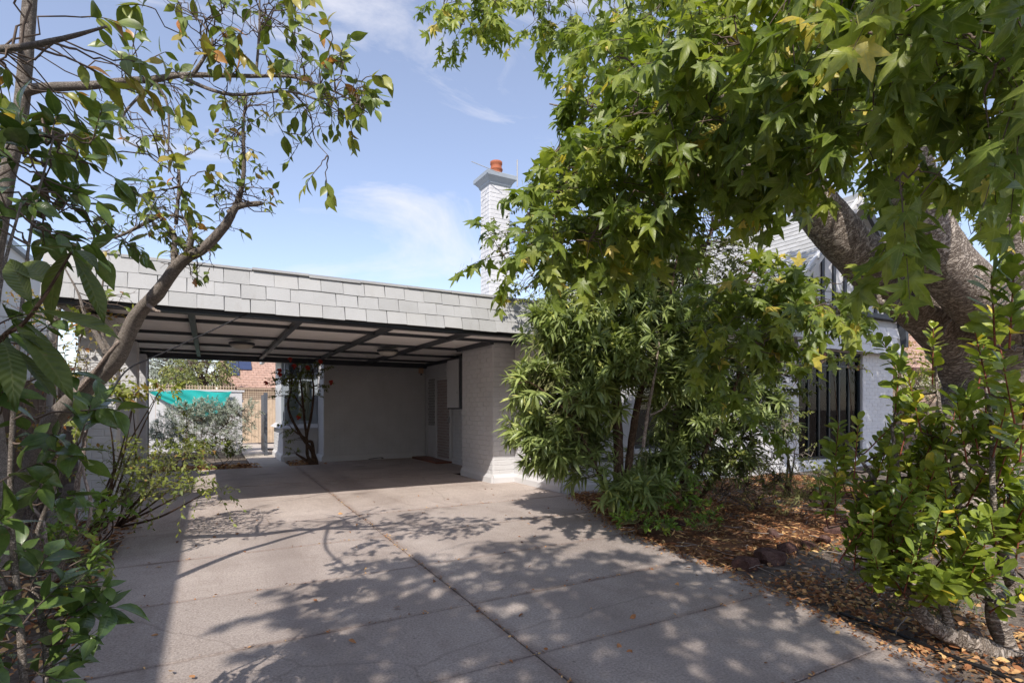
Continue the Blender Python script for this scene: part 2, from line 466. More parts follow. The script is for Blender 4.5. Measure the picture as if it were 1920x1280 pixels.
def leafmat(name, stops, rough=0.4, trans=0.3, spec=0.45, vein=0.35, veincol=(0.30, 0.36, 0.12), ribs=0.0):
    """leaf: colour from the leaf's own tint, paler midrib, light shining through the blade"""
    m, nt, out = new_mat(name)
    a = N(nt, 'ShaderNodeAttribute'); a.attribute_name = 'leaf'
    s = nt.nodes.new('ShaderNodeSeparateXYZ'); nt.links.new(a.outputs['Vector'], s.inputs[0])
    c = ramp(nt, s.outputs['X'], stops)
    mott = ramp(nt, noise(nt, 30, 4, 0.65, pos(nt)), [(0.3, (0.68, 0.72, 0.70)), (0.7, (1.28, 1.22, 1.1))])
    c = mixc(nt, 1.0, c, mott, 'MULTIPLY')
    bl = N(nt, 'ShaderNodeMapRange'); bl.inputs['From Min'].default_value = 0.66; bl.inputs['From Max'].default_value = 0.72; bl.inputs['To Max'].default_value = 0.6
    nt.links.new(noise(nt, 55, 3, 0.6, pos(nt)), bl.inputs['Value'])
    c = mixc(nt, bl.outputs['Result'], c, (0.20, 0.12, 0.05))
    v = N(nt, 'ShaderNodeMapRange'); v.inputs['From Min'].default_value = 0.0; v.inputs['From Max'].default_value = 0.13
    v.inputs['To Min'].default_value = vein; v.inputs['To Max'].default_value = 0.0
    nt.links.new(s.outputs['Y'], v.inputs['Value'])
    c = mixc(nt, v.outputs['Result'], c, veincol)
    b = N(nt, 'ShaderNodeBsdfPrincipled', Roughness=rough); b.inputs['Specular IOR Level'].default_value = spec
    nt.links.new(c, b.inputs['Base Color'])
    if ribs:
        q = N(nt, 'ShaderNodeMath'); q.operation = 'MULTIPLY_ADD'; nt.links.new(s.outputs['Z'], q.inputs[0]); q.inputs[1].default_value = 85.0
        q2 = N(nt, 'ShaderNodeMath'); q2.operation = 'MULTIPLY'; nt.links.new(s.outputs['Y'], q2.inputs[0]); q2.inputs[1].default_value = -9.0
        nt.links.new(q2.outputs[0], q.inputs[2])
        w = N(nt, 'ShaderNodeMath'); w.operation = 'SINE'; nt.links.new(q.outputs[0], w.inputs[0])
        bp = N(nt, 'ShaderNodeBump', Strength=ribs, Distance=0.004); nt.links.new(w.outputs[0], bp.inputs['Height']); nt.links.new(bp.outputs['Normal'], b.inputs['Normal'])
    t = nt.nodes.new('ShaderNodeBsdfTranslucent')
    tcol = mixc(nt, 1.0, c, (1.5, 1.55, 0.75), 'MULTIPLY'); nt.links.new(tcol, t.inputs['Color'])
    mx = N(nt, 'ShaderNodeMixShader', Fac=trans)
    nt.links.new(b.outputs['BSDF'], mx.inputs[1]); nt.links.new(t.outputs['BSDF'], mx.inputs[2])
    nt.links.new(mx.outputs['Shader'], out.inputs['Surface'])
    M[name] = m
leafmat('leaf_star', [(0.0, (0.095, 0.146, 0.029)), (0.45, (0.183, 0.244, 0.041)), (0.78, (0.328, 0.360, 0.059)), (0.93, (0.520, 0.474, 0.090)), (1.0, (0.624, 0.412, 0.101))], 0.42, 0.38, 0.45, 0.42, (0.36, 0.40, 0.14), 0.08)
leafmat('leaf_magnolia', [(0.0, (0.078, 0.121, 0.028)), (0.5, (0.168, 0.221, 0.041)), (0.75, (0.309, 0.305, 0.056)), (0.9, (0.387, 0.221, 0.063)), (1.0, (0.515, 0.210, 0.070))], 0.38, 0.25)
leafmat('leaf_camellia', [(0.0, (0.054, 0.098, 0.029)), (0.6, (0.121, 0.186, 0.043)), (0.92, (0.239, 0.316, 0.057)), (1.0, (0.589, 0.436, 0.065))], 0.26, 0.18, 0.55, 0.25, (0.22, 0.28, 0.08), 0.07)
leafmat('leaf_loquat', [(0.0, (0.061, 0.086, 0.020)), (0.6, (0.104, 0.138, 0.026)), (1.0, (0.159, 0.186, 0.035))], 0.45, 0.25, 0.4, 0.45, (0.18, 0.19, 0.07), 0.28)
leafmat('leaf_lance', [(0.0, (0.090, 0.124, 0.050)), (0.45, (0.180, 0.236, 0.083)), (0.8, (0.336, 0.401, 0.138)), (1.0, (0.552, 0.566, 0.187))], 0.38, 0.25, 0.5, 0.35, (0.40, 0.44, 0.2))
leafmat('leaf_paddle', [(0.0, (0.109, 0.164, 0.025)), (0.5, (0.218, 0.286, 0.041)), (0.85, (0.373, 0.400, 0.053)), (1.0, (0.749, 0.572, 0.070))], 0.33, 0.26, 0.5, 0.3)
leafmat('leaf_small', [(0.0, (0.065, 0.087, 0.024)), (0.6, (0.154, 0.185, 0.041)), (1.0, (0.305, 0.310, 0.068))], 0.45, 0.22)
leafmat('leaf_lime', [(0.0, (0.10, 0.14, 0.028)), (0.5, (0.21, 0.25, 0.05)), (0.85, (0.36, 0.36, 0.08)), (1.0, (0.30, 0.12, 0.05))], 0.5, 0.35)
leafmat('leaf_fresh', [(0.0, (0.077, 0.158, 0.020)), (0.6, (0.169, 0.277, 0.036)), (1.0, (0.369, 0.396, 0.061))], 0.45, 0.3)
leafmat('leaf_silver', [(0.0, (0.120, 0.150, 0.132)), (0.5, (0.252, 0.294, 0.252)), (1.0, (0.432, 0.462, 0.384))], 0.6, 0.15, 0.3, 0.1)
leafmat('leaf_autumn', [(0.0, (0.20, 0.20, 0.05)), (0.5, (0.36, 0.30, 0.08)), (0.8, (0.34, 0.15, 0.06)), (1.0, (0.28, 0.08, 0.04))], 0.5, 0.35)
leafmat('leaf_olive', [(0.0, (0.096, 0.120, 0.036)), (0.5, (0.192, 0.216, 0.072)), (1.0, (0.348, 0.336, 0.120))], 0.55, 0.25)
leafmat('leaf_dead', [(0.0, (0.155, 0.064, 0.033)), (0.4, (0.327, 0.143, 0.067)), (0.75, (0.513, 0.288, 0.149)), (1.0, (0.652, 0.439, 0.208))], 0.8, 0.1, 0.2, 0.2, (0.25, 0.15, 0.09))
leafmat('blade_grass', [(0.0, (0.06, 0.085, 0.025)), (0.6, (0.13, 0.16, 0.045)), (1.0, (0.26, 0.24, 0.09))], 0.6, 0.3)
leafmat('petal_red', [(0.0, (0.42, 0.015, 0.03)), (1.0, (0.62, 0.08, 0.05))], 0.5, 0.25)
leafmat('petal_white', [(0.0, (0.55, 0.50, 0.46)), (1.0, (0.75, 0.73, 0.68))], 0.5, 0.25)

# window glass: clear pane with mirror reflection
m, nt, out = new_mat('glass')
tr = nt.nodes.new('ShaderNodeBsdfTransparent'); tr.inputs['Color'].default_value = (0.86, 0.9, 0.9, 1)
gl = N(nt, 'ShaderNodeBsdfGlossy', Roughness=0.02)
fr = N(nt, 'ShaderNodeFresnel', IOR=1.28)
mx = nt.nodes.new('ShaderNodeMixShader')
nt.links.new(fr.outputs['Fac'], mx.inputs['Fac']); nt.links.new(tr.outputs['BSDF'], mx.inputs[1]); nt.links.new(gl.outputs['BSDF'], mx.inputs[2])
nt.links.new(mx.outputs['Shader'], out.inputs['Surface'])
M['glass'] = m

# ================================================================== THE SETTING
def sheet(name, x0, x1, y0, y1, z, mat, nx=2, ny=2, amp=0.0, kind='structure', freq=1.0, edge_drop=0.0):
    xs, ys = np.linspace(x0, x1, nx), np.linspace(y0, y1, ny)
    X, Y = np.meshgrid(xs, ys)
    Z = np.full_like(X, z)
    if amp:
        g = np.random.default_rng(abs(hash(name)) % 1000 if False else len(name))
        for k in range(9):
            f = freq * 1.6 ** k * 0.5; a = amp / 1.35 ** k; th = g.uniform(0, 6.28)
            Z += a * np.sin(f * (X * math.cos(th) + Y * math.sin(th)) + g.uniform(0, 6.28)) * np.sin(f * 0.8 * (Y * math.cos(th) - X * math.sin(th)) + g.uniform(0, 6.28))
    if edge_drop:
        u = np.minimum(np.minimum(X - x0, x1 - X), np.minimum(Y - y0, y1 - Y))
        Z -= edge_drop * np.clip(1 - u / 0.35, 0, 1) ** 2
    V = np.stack([X, Y, Z], -1).reshape(-1, 3)
    i = np.arange((ny - 1) * nx).reshape(ny - 1, nx)[:, :-1].ravel()
    F = np.stack([i, i + 1, i + 1 + nx, i + nx], 1)
    return solid(name, V, F, mat, smooth=True, kind=kind)

sheet('ground', -400, 400, -400, 400, -0.16, M['soil'])
gs_ = sheet('garden_soil', 2.5, 18.0, -3.0, 6.9, -0.012, M['soil'], 220, 130, 0.012, freq=1.2)
sheet('side_garden_soil', -2.75, -0.6, -3.0, 13.6, -0.02, M['soil'], 24, 120, 0.015, freq=1.5)
sheet('back_garden_soil', -4.0, 14, 13.06, 40, -0.05, M['soil'], 60, 80, 0.02, freq=0.8)

# driveway: cast concrete slabs with dirt-filled joints; the right edge curves in towards the house
EDGE = smooth_line([(2.55, -3.0), (2.75, -1.0), (2.95, 0.2), (3.19, 1.22), (3.55, 2.46), (3.67, 3.13), (3.86, 4.36), (4.32, 5.5), (4.72, 6.55), (4.78, 6.8)], 6)
def edge_x(y): return float(np.interp(y, EDGE[:, 1], EDGE[:, 0]))
for v in gs_.data.vertices:
    w = v.co + WL[gs_.name]
    if w.x < edge_x(w.y) + 0.05: v.co.z = min(v.co.z, -0.03 - WL[gs_.name].z)
drive = empty('driveway', (1.5, 3, 0)); drive['kind'] = 'structure'
Vb = [(-0.74, -3.0, -0.015)] + [(x - 0.012, y, -0.015) for x, y in EDGE] + [(4.72, 6.8, -0.015), (4.72, 8.32, -0.015), (4.29, 8.32, -0.015), (4.29, 9.6, -0.015), (5.04, 9.6, -0.015), (5.04, 13.69, -0.015), (2.2, 13.69, -0.015), (2.2, 13.05, -0.015), (-1.0, 13.05, -0.015), (-1.0, 7.0, -0.015), (-0.74, 6.6, -0.015)]
solid('joint_bed', Vb, [tuple(range(len(Vb)))], M['joint_dirt'], drive)
rows = [-3.0, -1.85, -0.95, -0.05, 0.75, 1.57, 2.42, 3.25, 4.25, 5.4, 6.62, 8.35, 10.0, 11.6, 13.05]
def slab(poly, gen, mat='concrete'):
    poly = np.array(poly, float); n = len(poly)
    c = poly.mean(0); d = poly - c; ln = np.linalg.norm(d, axis=1)[:, None]
    ins, ins2 = poly - d / ln * 0.006, poly - d / ln * 0.085
    dz = gen.uniform(-0.003, 0.003)
    V = [(x, y, -0.09) for x, y in poly] + [(x, y, dz - 0.005) for x, y in poly] + [(x, y, dz) for x, y in ins] + [(x, y, dz) for x, y in ins2]
    F = [tuple(range(3 * n, 4 * n))]
    for k in range(n):
        j = (k + 1) % n
        F += [(k, j, n + j, n + k), (n + k, n + j, 2 * n + j, 2 * n + k), (2 * n + k, 2 * n + j, 3 * n + j, 3 * n + k)]
    o = solid('slab', V, F, M[mat], drive)
    at_ = o.data.attributes.new('edge', 'FLOAT', 'POINT'); at_.data.foreach_set('value', np.array([1.0] * (3 * n) + [0.0] * n, np.float32))
    return o
gen = np.random.default_rng(3)
g = 0.0048
for y0, y1 in zip(rows[:-1], rows[1:]):
    xm0, xm1 = 1.46 + 0.02 * y0, 1.46 + 0.02 * y1
    lx = -0.74 if y1 < 6.7 else -0.98
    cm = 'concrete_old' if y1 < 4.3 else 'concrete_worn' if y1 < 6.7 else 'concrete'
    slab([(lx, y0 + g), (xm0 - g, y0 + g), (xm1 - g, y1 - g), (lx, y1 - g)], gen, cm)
    if y1 < 6.7:
        ys = np.linspace(y0 + g, y1 - g, 5)
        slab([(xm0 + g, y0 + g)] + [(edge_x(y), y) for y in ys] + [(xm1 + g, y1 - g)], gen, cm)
    else:
        xr0 = 4.71 if y0 < 8 else (4.28 if y0 < 9.5 else 5.03)
        slab([(xm0 + g, y0 + g), (xr0, y0 + g), (xr0, y1 - g), (xm1 + g, y1 - g)], gen, cm)
slab([(2.2, 13.05 + g), (5.03, 13.05 + g), (5.03, 13.69), (2.2, 13.69)], gen)
sheet('garden_path', 0.86, 1.62, 13.06, 24, -0.02, M['path_concrete'], 3, 12, 0.004)
sheet('back_paving', -3.0, 3.2, 19.2, 21.8, -0.015, M['path_concrete'], 8, 8, 0.004)

# ================================================================== BRICKWORK
BL, BH, J = 0.230, 0.076, 0.010
def brick_mesh(length, gen):
    w, h, b = length / 2, BH / 2, 0.004
    f = -0.006
    j = gen.uniform(-0.0015, 0.0015, (4, 3))
    V = np.array([(-w, 0.02, -h), (w, 0.02, -h), (w, 0.02, h), (-w, 0.02, h),
                  (-w, f + b, -h), (w, f + b, -h), (w, f + b, h), (-w, f + b, h),
                  (-w + b, f, -h + b), (w - b, f, -h + b), (w - b, f, h - b), (-w + b, f, h - b)], float)
    V[8:] += j
    F = [(8, 9, 10, 11), (4, 5, 9, 8), (5, 6, 10, 9), (6, 7, 11, 10), (7, 4, 8, 11), (0, 1, 5, 4), (1, 2, 6, 5), (2, 3, 7, 6), (3, 0, 4, 7)]
    return V, F
_bg = np.random.default_rng(11)
BRICK_MESHES = {}
def get_brick(length, k):
    key = (round(length, 3), k % 4)
    if key not in BRICK_MESHES:
        V, F = brick_mesh(length, _bg)
        me = raw_mesh('brick', V, F); me.materials.append(M['painted_brick'])
        BRICK_MESHES[key] = (me, V, F)
    return BRICK_MESHES[key]

BRICKS = []          # (parent, rotation, location, length, k)
def lay(parent, facing, plane, u0, u1, z0, z1, holes=()):
    """courses of stretcher bricks on a wall face. facing '-Y' or '-X' or '+X'; plane is the backing face; u runs along the wall"""
    nz = int((z1 - z0) / (BH + J)); k = 0
    for c in range(nz):
        zc = z0 + J / 2 + c * (BH + J) + BH / 2
        u = u0 + (0 if c % 2 else -(BL + J) / 2)
        while u < u1 - 0.02:
            a, b = max(u, u0) + J / 2, min(u + BL + J, u1) - J / 2
            u += BL + J
            for (h0, h1, hz0, hz1) in holes:
                if zc > hz0 - 0.03 and zc < hz1 + 0.03:
                    if a >= h0 and b <= h1: a = b
                    elif a < h0 < b: b = h0 - 0.004
                    elif a < h1 < b: a = h1 + 0.004
            if b - a < 0.03: continue
            L = round((b - a) / 0.02) * 0.02 if abs(b - a - BL) > 0.004 else BL
            L = min(L, b - a)
            uc = (a + b) / 2; k += 1
            off = _bg.uniform(-0.002, 0.002)
            rz = _bg.uniform(-0.004, 0.004)
            if facing == '-Y': loc, rot = (uc, plane + off, zc), rz
            elif facing == '-X': loc, rot = (plane + off, uc, zc), -math.pi / 2 + rz
            else: loc, rot = (plane + off, uc, zc), math.pi / 2 + rz
            BRICKS.append((parent, rot, loc, L, k))

def place_bricks(owner, limit):
    """the bricks of one thing: the ones that show largest are pieces of their own, the rest one mass on each wall"""
    mine = [b for b in BRICKS if b[0] in owner]
    P = np.array([b[2] for b in mine]); px, py, d = project(P)
    score = np.where((px > 0) & (px < 1920) & (py > 0) & (py < 1280) & (d > 0), 1.0 / np.maximum(d, 0.1), 0)
    hidden = ((px > 1010) & (px < 1490)) | ((px > 60) & (px < 110))
    score = np.where(hidden, score * 0.01, score)
    order = np.argsort(-score)
    solo = set(order[:limit].tolist())
    mass = {}
    for i, (par, rot, loc, L, k) in enumerate(mine):
        me, V, F = get_brick(L, k)
        if i in solo:
            o = link('brick', me, None, loc, par); o.rotation_euler.z = rot
        else:
            c, s = math.cos(rot), math.sin(rot)
            W = V @ np.array([[c, s, 0], [-s, c, 0], [0, 0, 1]]) + np.array(loc)
            mass.setdefault(par.name, (par, Bag()))[1].add(W, F)
    for par, bag in mass.values():
        bag.build('brickwork', M['painted_brick'], par, kind='stuff')

# ================================================================== THE HOUSE
house = empty('house', (7.0, 9.0, 0), 'pale grey painted brick house with chimney behind the driveway shrubs', 'house')
def wall(name, *a): return box(name, *a, M['painted_brick'], house)
def plinth(parent, pts, h=0.13, d=0.035):
    """flared painted footing along a polyline (outer side to the right of travel)"""
    b = Bag()
    for (x0, y0), (x1, y1) in zip(pts[:-1], pts[1:]):
        dx, dy = x1 - x0, y1 - y0; l = math.hypot(dx, dy); nx, ny = dy / l, -dx / l
        V = []
        for (x, y) in ((x0, y0), (x1, y1)):
            V += [(x, y, -0.05), (x + nx * d, y + ny * d, -0.05), (x + nx * d, y + ny * d, h * 0.62), (x + nx * 0.012, y + ny * 0.012, h), (x, y, h)]
        b.add(V, [(0, 1, 2, 3, 4), (9, 8, 7, 6, 5), (0, 5, 6, 1), (1, 6, 7, 2), (2, 7, 8, 3), (3, 8, 9, 4)])
    return b.build('plinth', M['white_paint'], parent)

Zw = 2.47
# carport rear wall, recess wall, pier and the return to the front wall
w_rear = wall('wall', 2.45, 5.3, 13.7, 14.0, -0.1, 2.75)
w_recess = wall('wall', 5.05, 5.3, 9.6, 13.7, -0.1, 2.75)
w_pier = wall('wall', 4.30, 5.05, 8.30, 9.60, -0.1, 2.62)
w_return = wall('wall', 4.73, 5.05, 6.83, 8.30, -0.1, 2.62)
DOOR = (11.86, 12.78, 0.0, 2.06)
SIDE = (12.86, 13.42, 0.0, 2.06)
lay(w_rear, '-Y', 13.7, 2.45, 5.05, 0.13, 2.62)
lay(w_recess, '-X', 5.05, 9.6, 13.7, 0.13, 2.62, [(DOOR[0] - 0.05, SIDE[1] + 0.05, 0, 2.1)])
lay(w_pier, '-X', 4.30, 8.30, 9.60, 0.13, 2.56)
lay(w_pier, '-Y', 8.30, 4.30, 4.73, 0.13, 2.56)
lay(w_return, '-X', 4.73, 6.83, 8.30, 0.13, 2.56)
plinth(house, [(5.05, 13.7), (2.45, 13.7)][::-1])
plinth(house, [(5.05, 11.8), (5.05, 9.6)])
plinth(house, [(4.30, 9.6), (4.30, 8.30), (4.73, 8.30), (4.73, 6.83), (10.4, 6.83)], 0.15, 0.04)

# front wall (shaded side behind the shrubs) with two window openings
WIN2 = (6.2, 8.2, 0.62, 2.1)
BAYW = (10.69, 13.10, 0.20, 2.55)
w_front = empty('wall', (9.5, 6.83, 0), parent=house)
for (x0, x1, z0, z1) in ((4.73, 6.2, -0.1, 2.7), (8.2, 10.69, -0.1, 2.7), (6.2, 8.2, -0.1, 0.62), (6.2, 8.2, 2.1, 2.7), (10.69, 13.10, -0.1, 0.20), (10.69, 13.10, 2.55, 2.7), (13.10, 14.42, -0.1, 2.7)):
    box('wall_section', x0, x1, 6.83 if x0 > 4.8 else 6.832, 7.05, z0, z1, M['painted_brick'], w_front)
lay(w_front, '-Y', 6.83, 4.73, 14.42, 0.13, 2.66, [WIN2, BAYW])
plinth(house, [(10.4, 6.83), (14.42, 6.83)], 0.15, 0.04)
w_east = wall('wall', 14.2, 14.42, 7.05, 16.0, -0.1, 4.0)
wall('wall', 5.3, 14.2, 13.9, 14.1, -0.1, 2.75)

def window(parent, x0, x1, z0, z1, y, nv, transom=None, sill=True, mat='frame_dark'):
    w = empty('window', ((x0 + x1) / 2, y, z0), parent=parent)
    f = Bag(); t = 0.06
    f.box(x0, x1, y - 0.02, y + 0.06, z0, z0 + t).box(x0, x1, y - 0.02, y + 0.06, z1 - t, z1)
    f.box(x0, x0 + t, y - 0.018, y + 0.058, z0 + t, z1 - t).box(x1 - t, x1, y - 0.018, y + 0.058, z0 + t, z1 - t)
    f.build('frame', M[mat], w)
    xs = np.linspace(x0 + t, x1 - t, nv + 1)
    for x in xs[1:-1]:
        box('mullion', x - 0.025, x + 0.025, y - 0.01, y + 0.05, z0 + t, z1 - t, M[mat], w)
    if transom:
        box('transom', x0 + t, x1 - t, y - 0.014, y + 0.054, transom - 0.025, transom + 0.025, M[mat], w)
    for a, b in zip(xs[:-1], xs[1:]):
        if transom:
            box('pane', a, b, y + 0.018, y + 0.024, z0 + t, transom - 0.025, M['glass'], w)
            box('pane', a, b, y + 0.018, y + 0.024, transom + 0.025, z1 - t, M['glass'], w)
        else:
            box('pane', a, b, y + 0.018, y + 0.024, z0 + t, z1 - t, M['glass'], w)
    if sill:
        box('sill', x0 - 0.06, x1 + 0.06, y - 0.15, y + 0.02, z0 - 0.07, z0 - 0.003, M['white_paint'], w)
    return w
window(house, *WIN2, 6.90, 3, 1.75)
window(house, *BAYW, 6.90, 6, 2.23, False)
def curtain(x0, x1, y, z0, z1, mat, waves, depth=0.035):
    n = int(waves * 8) + 1
    V, F = [], []
    for i in range(n):
        u = i / (n - 1); x = x0 + (x1 - x0) * u; dy = depth * math.sin(u * waves * 2 * math.pi) + 0.01 * math.sin(u * 23)
        V += [(x, y + dy, z0), (x, y + dy + 0.004, z0), (x, y + dy, z1), (x, y + dy + 0.004, z1)]
    for i in range(n - 1):
        a = i * 4
        F += [(a, a + 4, a + 6, a + 2), (a + 1, a + 3, a + 7, a + 5), (a, a + 1, a + 5, a + 4), (a + 2, a + 6, a + 7, a + 3)]
    o = solid('curtain', V, F, M[mat], smooth=True)
    return o
for k, (x0, x1, mt, wv, lb) in enumerate([(11.95, 12.32, 'curtain_cloth', 4, 'cream curtain hanging inside the tall window, nearer the middle'), (12.55, 12.86, 'curtain_cloth', 4, 'cream curtain hanging inside the tall window, nearer the right jamb'),
                          (11.30, 11.38, 'teal_cloth', 1.5, 'narrow teal curtain edge inside the tall window, left of the cream curtains'), (12.90, 13.02, 'teal_cloth', 2, 'narrow teal curtain strip at the right jamb of the tall window')]):
    tag(curtain(x0, x1, 7.03, 0.25, 2.5, mt, wv), lb, 'curtain', 'curtains in the tall window')
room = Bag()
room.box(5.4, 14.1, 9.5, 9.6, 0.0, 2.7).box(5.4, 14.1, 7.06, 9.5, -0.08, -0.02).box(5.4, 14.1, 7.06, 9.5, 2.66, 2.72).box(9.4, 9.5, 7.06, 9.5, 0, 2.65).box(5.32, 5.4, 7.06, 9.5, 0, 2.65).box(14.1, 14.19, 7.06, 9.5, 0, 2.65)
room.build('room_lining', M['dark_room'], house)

# screen door, sidelight, meter cupboard and sensor in the carport recess (on the wall facing left)
def diamond(bag, y0, y1, z0, z1, x, pitch=0.075, t=0.010):
    """expanded-metal diamond grille in the plane x"""
    H = z1 - z0; Wd = y1 - y0; n = int((Wd + H * 0.5) / pitch) + 2; s = 0.55
    for sgn in (1, -1):
        for i in range(-n, n * 2):
            a = y0 + i * pitch
            pts = []
            for z in np.linspace(z0, z1, 2): pts.append((a + sgn * (z - z0) * s, z))
            (ya, za), (yb, zb) = pts
            if yb == ya: continue
            lo, hi = 0.0, 1.0
            for lim, up in ((y0, False), (y1, True)):
                f = (lim - ya) / (yb - ya)
                if (yb > ya) == up: hi = min(hi, f)
                else: lo = max(lo, f)
            if hi - lo < 0.004: continue
            p, q = (ya + (yb - ya) * lo, za + (zb - za) * lo), (ya + (yb - ya) * hi, za + (zb - za) * hi)
            dy, dz = q[0] - p[0], q[1] - p[1]; l = math.hypot(dy, dz); ny, nz = -dz / l * t / 2, dy / l * t / 2
            o = 0.002 * sgn
            V = [(x + o - 0.003, p[0] + ny, p[1] + nz), (x + o - 0.003, p[0] - ny, p[1] - nz), (x + o - 0.003, q[0] - ny, q[1] - nz), (x + o - 0.003, q[0] + ny, q[1] + nz)]
            V += [(a_ + 0.006, b_, c_) for a_, b_, c_ in V]
            bag.add(V, BOXF)
    return bag
door = empty('door', (5.05, 12.3, 0), parent=house)
fr = Bag()
fr.box(5.0, 5.06, DOOR[0] - 0.05, DOOR[0], 0, 2.1).box(5.0, 5.06, DOOR[1], SIDE[0], 0, 2.1).box(5.0, 5.06, SIDE[1], SIDE[1] + 0.05, 0, 2.1)
fr.box(5.002, 5.058, DOOR[0], DOOR[1], 2.06, 2.1).box(5.002, 5.058, SIDE[0], SIDE[1], 2.06, 2.1).box(5.004, 5.056, SIDE[0], SIDE[1], 0.80, 0.86)
fr.build('frame', M['white_paint'], door)
diamond(Bag(), DOOR[0] + 0.05, DOOR[1] - 0.05, 0.05, 2.02, 5.01).build('grille', M['white_paint'], door)
lf = Bag(); a0, a1 = DOOR[0], DOOR[1]
lf.box(4.995, 5.02, a0, a0 + 0.05, 0.02, 2.05).box(4.995, 5.02, a1 - 0.05, a1, 0.02, 2.05).box(4.996, 5.019, a0 + 0.05, a1 - 0.05, 0.02, 0.07).box(4.996, 5.019, a0 + 0.05, a1 - 0.05, 2.0, 2.05)
lf.build('screen_leaf', M['white_paint'], door)
box('door_leaf', 5.035, 5.048, DOOR[0], DOOR[1], 0.0, 2.06, M['brass_mesh'], door)
box('door_handle', 4.96, 4.994, DOOR[0] + 0.01, DOOR[0] + 0.04, 0.95, 1.10, M['metal_grey'], door)
diamond(Bag(), SIDE[0], SIDE[1], 0.86, 2.06, 5.02).build('sidelight_grille', M['white_paint'], door)
box('sidelight_pane', 5.04, 5.047, SIDE[0], SIDE[1], 0.86, 2.06, M['frame_dark'], door)
box('sidelight_panel', 5.03, 5.048, SIDE[0], SIDE[1], 0.0, 0.80, M['white_paint'], door)
box('door_step', 4.62, 5.04, 11.8, 13.5, -0.012, 0.045, M['brass_mesh'], door)
cup = empty('meter_cupboard', (4.8, 10.8, 1.3), 'white meter cupboard with dark edge on the carport wall beside the pier', 'cupboard')
box('carcass', 4.66, 5.035, 10.34, 11.20, 1.28, 2.39, M['charcoal_paint'], cup)
box('door_panel', 4.635, 4.657, 10.55, 11.18, 1.31, 2.35, M['white_paint'], cup, bevel=0.004)
box('keyhole', 4.628, 4.634, 10.60, 10.63, 1.62, 1.66, M['metal_grey'], cup)
box('conduit', 4.98, 5.034, 10.42, 10.47, 0.02, 1.275, M['white_paint'], cup)
sn = empty('sensor_light', (4.86, 13.66, 2.22), 'small cream sensor box in the top corner of the carport', 'sensor')
box('housing', 4.86, 4.97, 13.59, 13.685, 2.22, 2.38, M['cream_sensor'], sn, bevel=0.012)
solid('lens', *lathe([(0.028, 0), (0.03, 0.02), (0.012, 0.035)], 10, (4.915, 13.62, 2.18)), M['black_rubber'], sn, smooth=True)

# gabled bay at the right end: shingled skirt, half-timbered gable, shingle roof
SH = []
def shingle_mesh(w, h, t, gen):
    j = gen.uniform(-0.004, 0.004, 4)
    V = [(-w / 2, -t, j[0]), (w / 2, -t, j[1]), (w / 2, 0, j[1]), (-w / 2, 0, j[0]), (-w / 2 + 0.002, -0.004, h), (w / 2 - 0.002, -0.004, h), (w / 2 - 0.002, 0.004, h), (-w / 2 + 0.002, 0.004, h)]
    return np.array(V), BOXF
def shingle_rows(parent, x0, x1, line0, line1, rows, width, mat, gen, name='shingle', overlap=0.03, t=0.014, vary=0.0, solo=True):
    """shingles on the slope from (y,z)=line0 (bottom) to line1 (top), along X"""
    (ya, za), (yb, zb) = line0, line1
    L = math.hypot(yb - ya, zb - za); tilt = math.atan2(yb - ya, zb - za)
    h = L / rows; meshes = []
    for k in range(6):
        V, F = shingle_mesh(width - 0.002 - 0.002 * (k % 3), h + overlap, t, gen)
        me = raw_mesh(name, V, F); me.materials.append(mat); meshes.append(me)
    out = []
    for r in range(rows):
        x = x0 + (width * 0.5 if r % 2 == 0 else width * 0.12); i = 0
        while x < x1 - width * 0.3:
            f = r / rows
            loc = (x, ya + (yb - ya) * f - 0.006 * math.cos(tilt) - gen.uniform(0, 0.007), za + (zb - za) * f + gen.uniform(-0.008, 0.004))
            o = link(name, meshes[int(gen.integers(6))], None, loc, parent)
            o.rotation_euler = (-tilt, gen.uniform(-0.008, 0.008), 0)
            out.append(o); x += width * (1 + (gen.uniform(-vary, vary) if vary else 0)); i += 1
    return out
gs = np.random.default_rng(21)
skirt = empty('skirt', (12.4, 6.6, 2.5), parent=house)
solid('skirt_backing', [(10.3, 6.62, 2.56), (14.42, 6.62, 2.56), (14.42, 6.75, 3.35), (10.3, 6.75, 3.35), (10.3, 7.0, 2.56), (14.42, 7.0, 2.56), (14.42, 7.0, 3.35), (10.3, 7.0, 3.35)],
      [(0, 1, 2, 3), (4, 7, 6, 5), (0, 4, 5, 1), (1, 5, 6, 2), (2, 6, 7, 3), (3, 7, 4, 0)], M['painted_shingle'], skirt)
shingle_rows(skirt, 10.3, 14.42, (6.60, 2.55), (6.70, 3.15), 3, 0.27, M['painted_brick'], gs, vary=0.02)
box('bed_mould', 10.3, 14.42, 6.60, 6.83, 3.36, 3.46, M['charcoal_paint'], skirt)
gable = empty('gable', (12.35, 6.85, 3.4), parent=house)
apex, xe0, xe1, ze = (12.37, 5.75), 10.25, 14.5, 3.75
solid('gable_wall', [(10.35, 6.80, 3.46), (14.42, 6.80, 3.46), (14.42, 6.80, 3.86), (12.37, 6.80, 5.70), (10.35, 6.80, 3.86), (10.35, 7.0, 3.46), (14.42, 7.0, 3.46), (14.42, 7.0, 3.86), (12.37, 7.0, 5.70), (10.35, 7.0, 3.86)],
      [(0, 1, 2, 3, 4), (9, 8, 7, 6, 5), (0, 5, 6, 1), (1, 6, 7, 2), (2, 7, 8, 3), (3, 8, 9, 4), (4, 9, 5, 0)], M['painted_brick'], gable)
